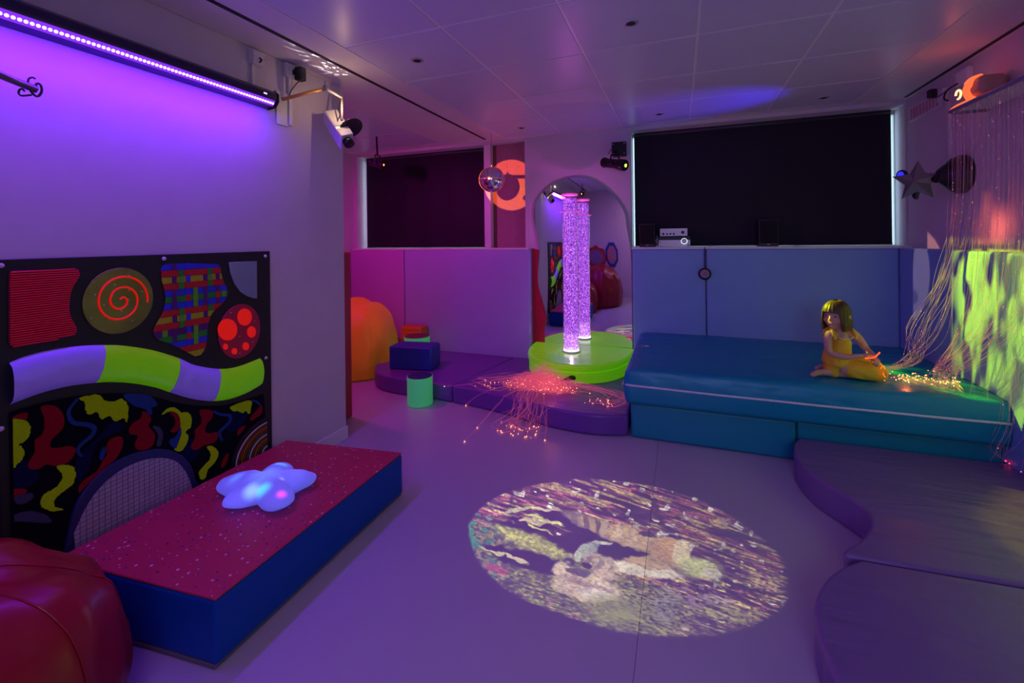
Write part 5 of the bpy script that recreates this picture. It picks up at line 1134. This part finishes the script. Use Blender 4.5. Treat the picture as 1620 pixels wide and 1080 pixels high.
# ------------------------------------------------------------------ downlights
for (x, y, l) in ((660, 95, 'round recessed downlight in the ceiling nearest the left wall'), (998, 36, 'round recessed downlight overhead at top centre'), (1303, 154, 'small recessed downlight above the right side of the large blind'), (1043, 180, 'small recessed downlight near the spotlight and mirror'), (825, 202, 'small recessed downlight above the brown panel')):
    p = onZ(x, y, ZC); t = thing('downlight', l, 'ceiling light', (p.x, p.y, ZC))
    n_ = 24; m_ = MB()
    MB().lathe((p.x, p.y, 0), [(.024, ZC+.001), (.027, ZC-.006), (.040, ZC-.004), (.042, ZC)], n_).build('trim_ring', M_SILV, t)
    MB().lathe((p.x, p.y, 0), [(.023, ZC-.0064), (.018, ZC-.0066)], n_).build('lamp_face', M_DARK, t)

# ------------------------------------------------------------------ the spilling fibre optic bunch
random.seed(5)
fp = thing('fibre_optic_bunch', 'tangled heap of pink glowing fibre optics spilling over the purple mat', 'fibre optics', (-1.05, 3.62, PZ))
S0 = Vector((-.98, 3.90, .20))
MB().tube(spline([Vector((-.90, 3.93, .205)), Vector((-.93, 3.86, .215)), Vector((-.98, 3.78, .20)), Vector((-1.02, 3.72, .185))], 6, False), .022, 10).build('sheath', M_BLKP, fp, smooth=True)
fs = MB(); ft = MB(); ctr = Vector((-1.10, 3.68, PZ))
def edge_y(x): 
    for (xa, ya), (xb, yb) in zip(c2_[:-1], c2_[1:]):
        if xa <= x <= xb: return ya+(yb-ya)*(x-xa)/(xb-xa)
    return 3.52
def clampz(v):
    g = (PZ+.004) if v.y > edge_y(v.x)-.004 else .005
    return Vector((v.x, v.y, max(v.z, g)))
def front_y(x): return 4.69-.785*max(0, 1-abs((x+.975)/.535)**2.35)**(1/2.35) if abs(x+.975) < .535 else 4.6
for i in range(400):
    start = Vector((-1.00+random.gauss(0, .03), 3.72+random.gauss(0, .02), PZ+.02+random.random()*.04))
    u = random.random()
    if u < .80:       # loops of the heap
        if random.random() < .75: start = Vector((random.gauss(-1.14, .11), random.gauss(3.71, .04), PZ+.01+random.random()*.06))
        cx_ = random.gauss(-1.14, .12); cy_ = random.gauss(3.70, .045); ra = random.uniform(.05, .17); rb2 = ra*random.uniform(.3, .8); ph = random.random()*6.28; hh = random.uniform(.02, .23)
        tilt = random.uniform(-.8, .8); pts = [start]; turns = random.uniform(.5, 1.15)*random.choice([-1, 1])
        for k in range(7):
            t_ = ph+2*PI*turns*k/6; pts.append(Vector((cx_+ra*math.cos(t_), cy_+rb2*math.sin(t_)*.7, PZ+.008+hh*(.5+.5*math.sin(t_+tilt))*(1-.5*k/6)*max(.2, 1-abs(cx_+ra*math.cos(t_)+1.14)*2.2))))
    elif u < .89:      # over the front edge on to the floor
        ex, ey = random.uniform(-1.36, -1.02), random.uniform(3.06, 3.28)
        mx_ = (ex*.6+ctr.x*.4)+random.gauss(0, .05); e_ = edge_y(mx_)
        pts = [start, ctr+Vector((random.gauss(-.05, .08), 0, .09)), Vector((mx_, e_+.04, PZ+.05+random.random()*.03)), Vector((mx_+random.gauss(0, .05), e_-.06, .09+random.random()*.07)), Vector((ex+random.gauss(0, .05), ey+.04, .03)), Vector((ex, ey, .006))]
    elif u < .94: # to the left
        ex = random.uniform(-1.75, -1.4); ey = random.uniform(3.54, 3.74)
        pts = [start, ctr+Vector((-.1, random.gauss(0, .06), .10)), Vector((ex*.5-.62, ey+random.gauss(0, .09), PZ+.06)), Vector((ex-.05, ey-.03, PZ+.03)), Vector((ex, ey, PZ+.005))]
    else: # to the right
        ex = random.uniform(-.74, -.50); ey = random.uniform(3.44, 3.60)
        pts = [start, ctr+Vector((.2, random.gauss(0, .04), .08)), Vector((ex+.10, ey+.06, PZ+.06)), Vector((ex+.08, ey-.04, PZ+.03)), Vector((ex, ey, PZ+.005))]
    P = [clampz(v) for v in spline([Vector(p_) for p_ in pts], 6, False)]
    P = [Vector((v.x, min(v.y, front_y(v.x)-.012), v.z)) for v in P]
    fs.tube(P, .0009, 3, False); ft.octa(P[-1], random.choice([.002, .0028, .0036, .0048]))
for (x, y) in ((735, 698), (833, 690), (862, 696), (755, 676), (703, 611), (737, 641)):
    e_ = onZ(x, y, .006) if y > 640 else onZ(x, y, PZ+.006)
    P = [clampz(v) for v in spline([ctr+Vector((random.gauss(0, .05), -.03, .06)), Vector(((ctr.x+e_.x)/2, edge_y((ctr.x+e_.x)/2)+.03 if y > 640 else 3.62, PZ+.05)), Vector((e_.x*.8+ctr.x*.2, (edge_y(e_.x)-.05) if y > 640 else e_.y+.03, .12 if y > 640 else PZ+.03)), e_], 7, False)]
    fs.tube(P, .0010, 3, False); ft.octa(P[-1], .0055)
fib2 = bpy.data.materials.new('pink_fibre'); fib2.use_nodes = True; b_ = fib2.node_tree.nodes['Principled BSDF']; b_.inputs['Base Color'].default_value = (.62, .34, .42, 1); b_.inputs['Roughness'].default_value = .3; b_.inputs['Emission Color'].default_value = (1.0, .12, .20, 1); b_.inputs['Emission Strength'].default_value = .26; b_.inputs['Alpha'].default_value = .7
fs.build('strands', fib2, fp, kind='stuff'); ft.build('glowing_tips', emat('pink_tip_glow', (1.0, .24, .12), 5), fp, kind='stuff')
light('fibre_heap_light', 'POINT', (-1.02, 3.55, .32), .5, (1.0, .18, .12), shadow_soft_size=0)

# ------------------------------------------------------------------ things seen only in the mirror: the wall behind the camera
fm = thing('flower_mirror', 'red scalloped framed mirror on the wall behind the camera, seen in reflection', 'mirror', (-1.76, YF+.02, 1.02))
def scal(cx_, cz_, rx, rz_, lobes, amp_, n_=60): return [(cx_+rx*(1+amp_*math.cos(lobes*t))*math.cos(t), YF+.004, cz_+rz_*(1+amp_*math.cos(lobes*t))*math.sin(t)) for t in [2*PI*k/n_ for k in range(n_)]]
MB().prism(scal(-1.76, 1.02, .36, .30, 8, .08), (0, .03, 0)).build('frame', mat('red_frame', (.50, .015, .01), .5), fm, bevel=.006)
MB().prism([(x, YF+.034, z) for x, _, z in scal(-1.76, 1.02, .25, .20, 1, 0)], (0, .004, 0)).build('disc', mat('grey_foil', (.35, .25, .42), .3, metal=.6), fm)
for k in range(6): MB().tube([(x, YF+.04, z) for x, _, z in scal(-1.76, 1.02, .04+.036*k, .03+.029*k, 1, 0, 28)+scal(-1.76, 1.02, .04+.036*k, .03+.029*k, 1, 0, 28)[:1]], .003, 5, False).build('ring', M_PURP, fm)
om = thing('octagon_mirror', 'blue octagonal framed mirror on the wall behind the camera', 'mirror', (-1.22, YF+.02, 1.1))
def octp(r_, y_): return [(-1.22+r_*.62*math.cos(PI/8+k*PI/4), y_, 1.1+r_*math.sin(PI/8+k*PI/4)) for k in range(8)]
MB().prism(octp(.36, YF+.004), (0, .03, 0)).build('frame', mat('blue_frame', (.01, .05, .32), .5), om, bevel=.004)
MB().prism(octp(.26, YF+.034), (0, .004, 0)).build('disc', mat('pink_foil', (.5, .25, .3), .3, metal=.5), om)
bb2 = beanbag('bean_bag', 'big red bean bag by the wall behind the camera, seen in the mirror', (-1.45, -.32), .60, .86, M_REDBAG, seed=14, collapse=.8)
bl_ = thing('wall_flood_light', 'small violet flood lamp on the wall behind the camera', 'lamp', (-2.2, -1.1, 2.2))
MB().box((XL+.06, -.9, 2.2), (.12, .25, .07)).build('housing', M_BLKP, bl_, bevel=.006)
MB().box((XL+.06, -.9, 2.162), (.09, .2, .006)).build('lamp_face', emat('violet_face', (.35, .2, 1), 5), bl_)

# ------------------------------------------------------------------ the child
def child():
    root = thing('person', 'small child in a yellow dress sitting on the teal mattress holding a glowing strand', 'person', (1.005, 3.535, .521), rz=TH)
    RM_ = Matrix.Translation((1.005, 3.535, .521)) @ Matrix.Rotation(TH, 4, 'Z')
    def skin(chains, name):
        bm = bmesh.new(); radii = []; roots = []
        for ch in chains:
            prev = None; first = True
            for (x, y, z, r) in ch:
                v = bm.verts.new((x, y, z)); radii.append(r)
                if prev is not None: bm.edges.new((prev, v))
                elif first: roots.append(len(radii)-1)
                prev = v; first = False
        me = bpy.data.meshes.new(name); bm.to_mesh(me); bm.free()
        o = bpy.data.objects.new(name, me); COL.objects.link(o)
        o.modifiers.new('skin', 'SKIN'); me.skin_vertices.new() if not me.skin_vertices else None
        sv = me.skin_vertices[0].data
        for i, r in enumerate(radii):
            rr = r if isinstance(r, tuple) else (r, r); sv[i].radius = rr
        for i in roots: sv[i].use_root = True
        s_ = o.modifiers.new('sub', 'SUBSURF'); s_.levels = 2; s_.render_levels = 2
        dg = bpy.context.evaluated_depsgraph_get(); me2 = bpy.data.meshes.new_from_object(o.evaluated_get(dg)); bpy.data.objects.remove(o); return me2
    def fuse(meshes, name, voxel, smooth=4):
        bm = bmesh.new()
        for m_ in meshes: bm.from_mesh(m_)
        me = bpy.data.meshes.new(name); bm.to_mesh(me); bm.free()
        o = bpy.data.objects.new(name, me); COL.objects.link(o)
        r_ = o.modifiers.new('rm', 'REMESH'); r_.mode = 'VOXEL'; r_.voxel_size = voxel
        s_ = o.modifiers.new('sm', 'SMOOTH'); s_.factor = .5; s_.iterations = smooth
        dg = bpy.context.evaluated_depsgraph_get(); me2 = bpy.data.meshes.new_from_object(o.evaluated_get(dg)); bpy.data.objects.remove(o); return me2
    def mesh_of(mb):
        me = bpy.data.meshes.new('t'); me.from_pydata(mb.v, [], mb.f); bm = bmesh.new(); bm.from_mesh(me); bmesh.ops.remove_doubles(bm, verts=bm.verts, dist=1e-6); bmesh.ops.recalc_face_normals(bm, faces=bm.faces); bm.to_mesh(me); bm.free(); return me
    hc_ = Vector((-.045, -.005, .408)); fdir = Vector((-.86, -.50, -.06)).normalized(); fs_ = fdir.cross(Vector((0, 0, 1))).normalized(); fu = fs_.cross(fdir).normalized()
    HM = Matrix((fs_, -fdir, fu)).transposed()              # local: x side, -y face, z up
    def hp_(x, y, z): return hc_+HM @ Vector((x, y, z))
    head = MB(); head.sphere(hc_+HM @ Vector((0, .008, .012)), (.073, .083, .080), 28, 20, HM)
    head.sphere(hp_(0, -.012, -.030), (.060, .062, .060), 24, 16, HM)       # jaw and cheeks
    head.sphere(hp_(0, -.050, -.068), (.022, .020, .016), 14, 10, HM)       # chin
    for s_ in (-1, 1):
        head.sphere(hp_(s_*.034, -.046, -.028), (.024, .022, .022), 14, 10, HM)
        head.sphere(hp_(s_*.073, .008, -.010), (.008, .016, .022), 12, 8, HM)   # ears
    head.sphere(hp_(0, -.080, -.016), (.009, .013, .010), 12, 8, HM); head.sphere(hp_(0, -.074, -.002), (.006, .010, .018), 10, 8, HM)
    head.sphere(hp_(0, -.069, -.043), (.017, .008, .0045), 12, 8, HM); head.sphere(hp_(0, -.067, -.050), (.013, .008, .0045), 12, 8, HM)
    body = skin([[(-.05, 0, .075, .075), (-.045, 0, .14, (.072, .060)), (-.03, 0, .21, (.075, .058)), (-.02, 0, .272, (.072, .045)), (-.022, 0, .305, .032), (-.032, 0, .345, .030), (-.04, 0, .39, .034)],
                 [(-.03, -.0, .285, .034), (-.098, -.012, .285, .031), (-.122, -.030, .232, .026), (-.125, -.045, .168, .023), (-.065, -.105, .152, .020), (.005, -.135, .168, .015), (.022, -.140, .173, .015)],
                 [(-.01, .0, .285, .034), (.072, .0, .285, .030), (.112, -.005, .238, .026), (.137, -.020, .185, .022), (.128, -.085, .160, .019), (.112, -.122, .150, .015), (.108, -.135, .149, .015)],
                 [(-.06, -.03, .07, .055), (.04, -.075, .066, .052), (.15, -.11, .050, .042), (.06, -.070, .034, .034), (-.08, -.02, .030, .028), (-.17, -.01, .030, .022), (-.205, -.025, .026, .020), (-.245, -.05, .022, .015)],
                 [(-.05, .03, .07, .055), (.07, .02, .066, .052), (.205, -.01, .052, .041), (.12, .055, .036, .033), (.0, .10, .030, .027), (-.07, .11, .028, .020), (-.12, .10, .02, .014)]], 'body')
    def hand(base, d, palm_n, sc_=.72):
        d = Vector(d).normalized(); pn = Vector(palm_n); pn = (pn-d*pn.dot(d)).normalized(); sd_ = d.cross(pn); base = Vector(base); ch = []
        def pt_(a, b, c): v = base+(d*a+sd_*b+pn*c)*sc_; return (v.x, v.y, v.z)
        out = [skin([[(*pt_(-.01, 0, 0), .0125), (*pt_(.02, 0, 0), (.021, .011)), (*pt_(.045, 0, .002), (.021, .010))]], 'h')]
        for b, L in ((-.020, .040), (-.007, .046), (.007, .043), (.020, .034)):
            out.append(skin([[(*pt_(.035, b*.9, 0), .0062), (*pt_(.052+L*.2, b, .004), .0058), (*pt_(.050+L*.55, b, .018), .0054), (*pt_(.044+L*.55, b*.95, .033), .0048), (*pt_(.034+L*.3, b*.9, .036), .004)]], 'f'))
        out.append(skin([[(*pt_(.005, -.014, .002), .0075), (*pt_(.020, -.030, .010), .0066), (*pt_(.036, -.030, .024), .0058), (*pt_(.047, -.022, .034), .0048)]], 't'))
        return out
    h1 = hand((.025, -.140, .174), (.9, -.25, .15), (-.1, .2, -1)); h2 = hand((.107, -.138, .149), (-.3, -.6, -.25), (-.6, .1, -.6))
    me = fuse([body, mesh_of(head)]+h1+h2, 'body', .0042, 3); me.transform(RM_)
    bo_ = link('body', me, M_SKIN, root, smooth=True)
    # face details
    for s_ in (-1, 1):
        e_ = MB().sphere(hp_(s_*.027, -.0655, .004), (.0105, .006, .0075), 14, 10, HM).build('eye', mat('eye_white', (.7, .68, .66), .2), None, smooth=True); reparent2(e_, root, RM_)
        i_ = MB().sphere(hp_(s_*.027, -.0705, .004), (.0055, .0025, .006), 12, 8, HM).build('iris', mat('dark_iris', (.02, .012, .008), .15), None, smooth=True); reparent2(i_, root, RM_)
        b2_ = MB().tube([hp_(s_*.014, -.076, .021), hp_(s_*.028, -.074, .026), hp_(s_*.042, -.066, .021)], [.0015, .0022, .0012], 6).build('eyebrow', M_HAIR, None, smooth=True); reparent2(b2_, root, RM_)
    l_ = MB().tube([hp_(-.015, -.0725, -.0455), hp_(-.006, -.078, -.0450), hp_(0, -.0785, -.0465), hp_(.006, -.078, -.0450), hp_(.015, -.0725, -.0455)], [.0012, .0032, .0030, .0032, .0012], 6).build('lips', mat('lip_pink', (.42, .12, .10), .4), None, smooth=True); reparent2(l_, root, RM_)
    # hair: bob with fringe
    n_, m_ = 96, 30; hb = MB()
    def hairv(a, s_, off):
        # a: angle around head, 0 = face; s: 0 crown .. 1 hem
        face = max(0, math.cos(a)); afront = abs((a+PI) % (2*PI)-PI)
        hem = -.095 if afront > .80 else (.030 if afront < .62 else .030-.125*((afront-.62)/.18))
        zt_ = .100; z = zt_+(hem-zt_)*s_; 
        prof = math.sqrt(max(0, 1-min(1, max(0, z-.008)/.094)**2)) if z > .008 else 1.0
        flare = 1+.16*max(0, -(z-.0))/.09*(1 if afront > .8 else .3)
        r_ = (.083+.006*math.cos(2*a))*prof*flare
        r_ *= 1+.022*math.sin(a*23+math.sin(z*40)*1.0)+.02*noise.noise((math.cos(a)*5, math.sin(a)*5, z*14))
        if z < -.05: r_ -= .014*(abs(z+.05)/.045)
        return hp_(math.sin(a)*(r_+off)*.99, -math.cos(a)*(r_+off)*1.06+.006*(1-face), z)
    for off, fl_ in ((0, 0), (-.011, 1)):
        for i in range(m_+1):
            for k in range(n_): hb.v.append(hairv(2*PI*k/n_, i/m_, off if i else 0))
    for L_ in range(2):
        o_ = L_*(m_+1)*n_
        for i in range(m_):
            for k in range(n_):
                f_ = (o_+i*n_+k, o_+i*n_+(k+1) % n_, o_+(i+1)*n_+(k+1) % n_, o_+(i+1)*n_+k); hb.f.append(f_ if L_ == 0 else f_[::-1])
    o2 = (m_+1)*n_
    for k in range(n_): a_ = m_*n_+k; b_ = m_*n_+(k+1) % n_; hb.f.append((a_, b_, o2+b_, o2+a_))
    h_ = hb.build('hair', M_HAIR, None, smooth=True); reparent2(h_, root, RM_)
    # dress: bodice plus skirt spread over thighs
    dress = skin([[(-.052, 0, .05, (.105, .092)), (-.048, 0, .12, (.090, .076)), (-.032, 0, .19, (.087, .070)), (-.022, 0, .245, (.086, .056)), (-.021, 0, .262, (.078, .048))],
                  [(-.05, -.03, .068, .072), (.05, -.078, .066, .070), (.16, -.115, .050, .056), (.19, -.12, .038, .040)], [(-.05, .03, .068, .072), (.08, .02, .068, .070), (.215, -.01, .054, .056), (.245, -.015, .042, .038)],
                  [(.05, -.03, .05, .06), (.17, -.06, .044, .046)], [(-.06, 0, .045, .08), (-.12, -.02, .040, .045)]], 'd')
    dm_ = fuse([dress], 'dress', .006, 6)
    for v in dm_.vertices:
        f1 = noise.noise(Vector((v.co.x*16+v.co.z*22, v.co.y*26, v.co.z*20))); v.co += v.normal*.0055*f1
        v.co.z = max(v.co.z, .002)
    dm_.transform(RM_); dr_ = link('dress', dm_, M_DRESS, root, smooth=True)
    for s_, x_ in ((1, -.088), (-1, .045)):
        pts = [(x_+.0, -.052, .255), (x_+s_*-.004, -.046, .285), (x_-.002, -.028, .314), (x_, .0, .322), (x_+.002, .030, .308), (x_, .050, .27), (x_, .052, .24)]
        b3 = MB().tube(spline([Vector(p_) for p_ in pts], 5, False), .0105, 8).build('shoulder_strap', M_DRESS, None, smooth=True); reparent2(b3, root, RM_)
    nl = MB().tube(spline([Vector(p_) for p_ in [(-.08, -.052, .272), (-.05, -.060, .262), (-.02, -.062, .259), (.012, -.058, .262), (.035, -.05, .272)]], 5, False), .0032, 6).build('neckline', mat('pale_trim', (.8, .75, .6), .7), None, smooth=True); reparent2(nl, root, RM_)
def reparent2(o, root, RM_):
    o.data.transform(RM_); o.parent = root; o.matrix_parent_inverse = wm(root).inverted()
child()
RMc = Matrix.Translation((1.005, 3.535, .521)) @ Matrix.Rotation(TH, 4, 'Z')
hsP = [RMc @ Vector(p_) for p_ in [(.018, -.162, .160), (.045, -.175, .166), (.062, -.178, .170), (.08, -.176, .180), (.105, -.170, .198)]]
tag(MB().tube(spline(hsP, 6, False), .0038, 6).build('glow_strand', emat('held_glow', (1.0, .05, .01), 3.2), smooth=True), 'glowing orange red strand held between the child\'s hands', 'light')
lp = MB()
for A_ in ([(.118, -.16, .095), (.128, -.168, .112), (.140, -.166, .092)], [(.122, -.172, .070), (.122, -.178, .056), (.130, -.180, .044)]): lp.tube(spline([RMc @ Vector(p_) for p_ in A_], 4, False), .0022, 5)
tag(lp.build('glow_strand', emat('lap_glow', (1.0, .07, .01), 4)), 'short glowing orange fibres lying on the child\'s lap', 'light')

# ------------------------------------------------------------------ groups of alike things
GR = {'wall_pad': 'padded panels on the walls', 'floor_mat': 'foam floor mats', 'downlight': 'recessed ceiling downlights', 'blackout_blind': 'roller blinds', 'speaker': 'speakers on the sill', 'bean_bag': 'bean bags', 'foam_block': 'foam blocks', 'foam_cylinder': 'foam cylinders', 'amplifier': 'stacked hi-fi units', 'fused_outlet': 'wall outlets', 'trunking': 'cable trunking', 'spotlight': 'black spotlights', 'glow_strand': 'glowing strands on the child'}
for o in COL.objects:
    k = o.name.split('.')[0]
    if k in GR and o.parent is None and 'category' in o: o['group'] = GR[k]
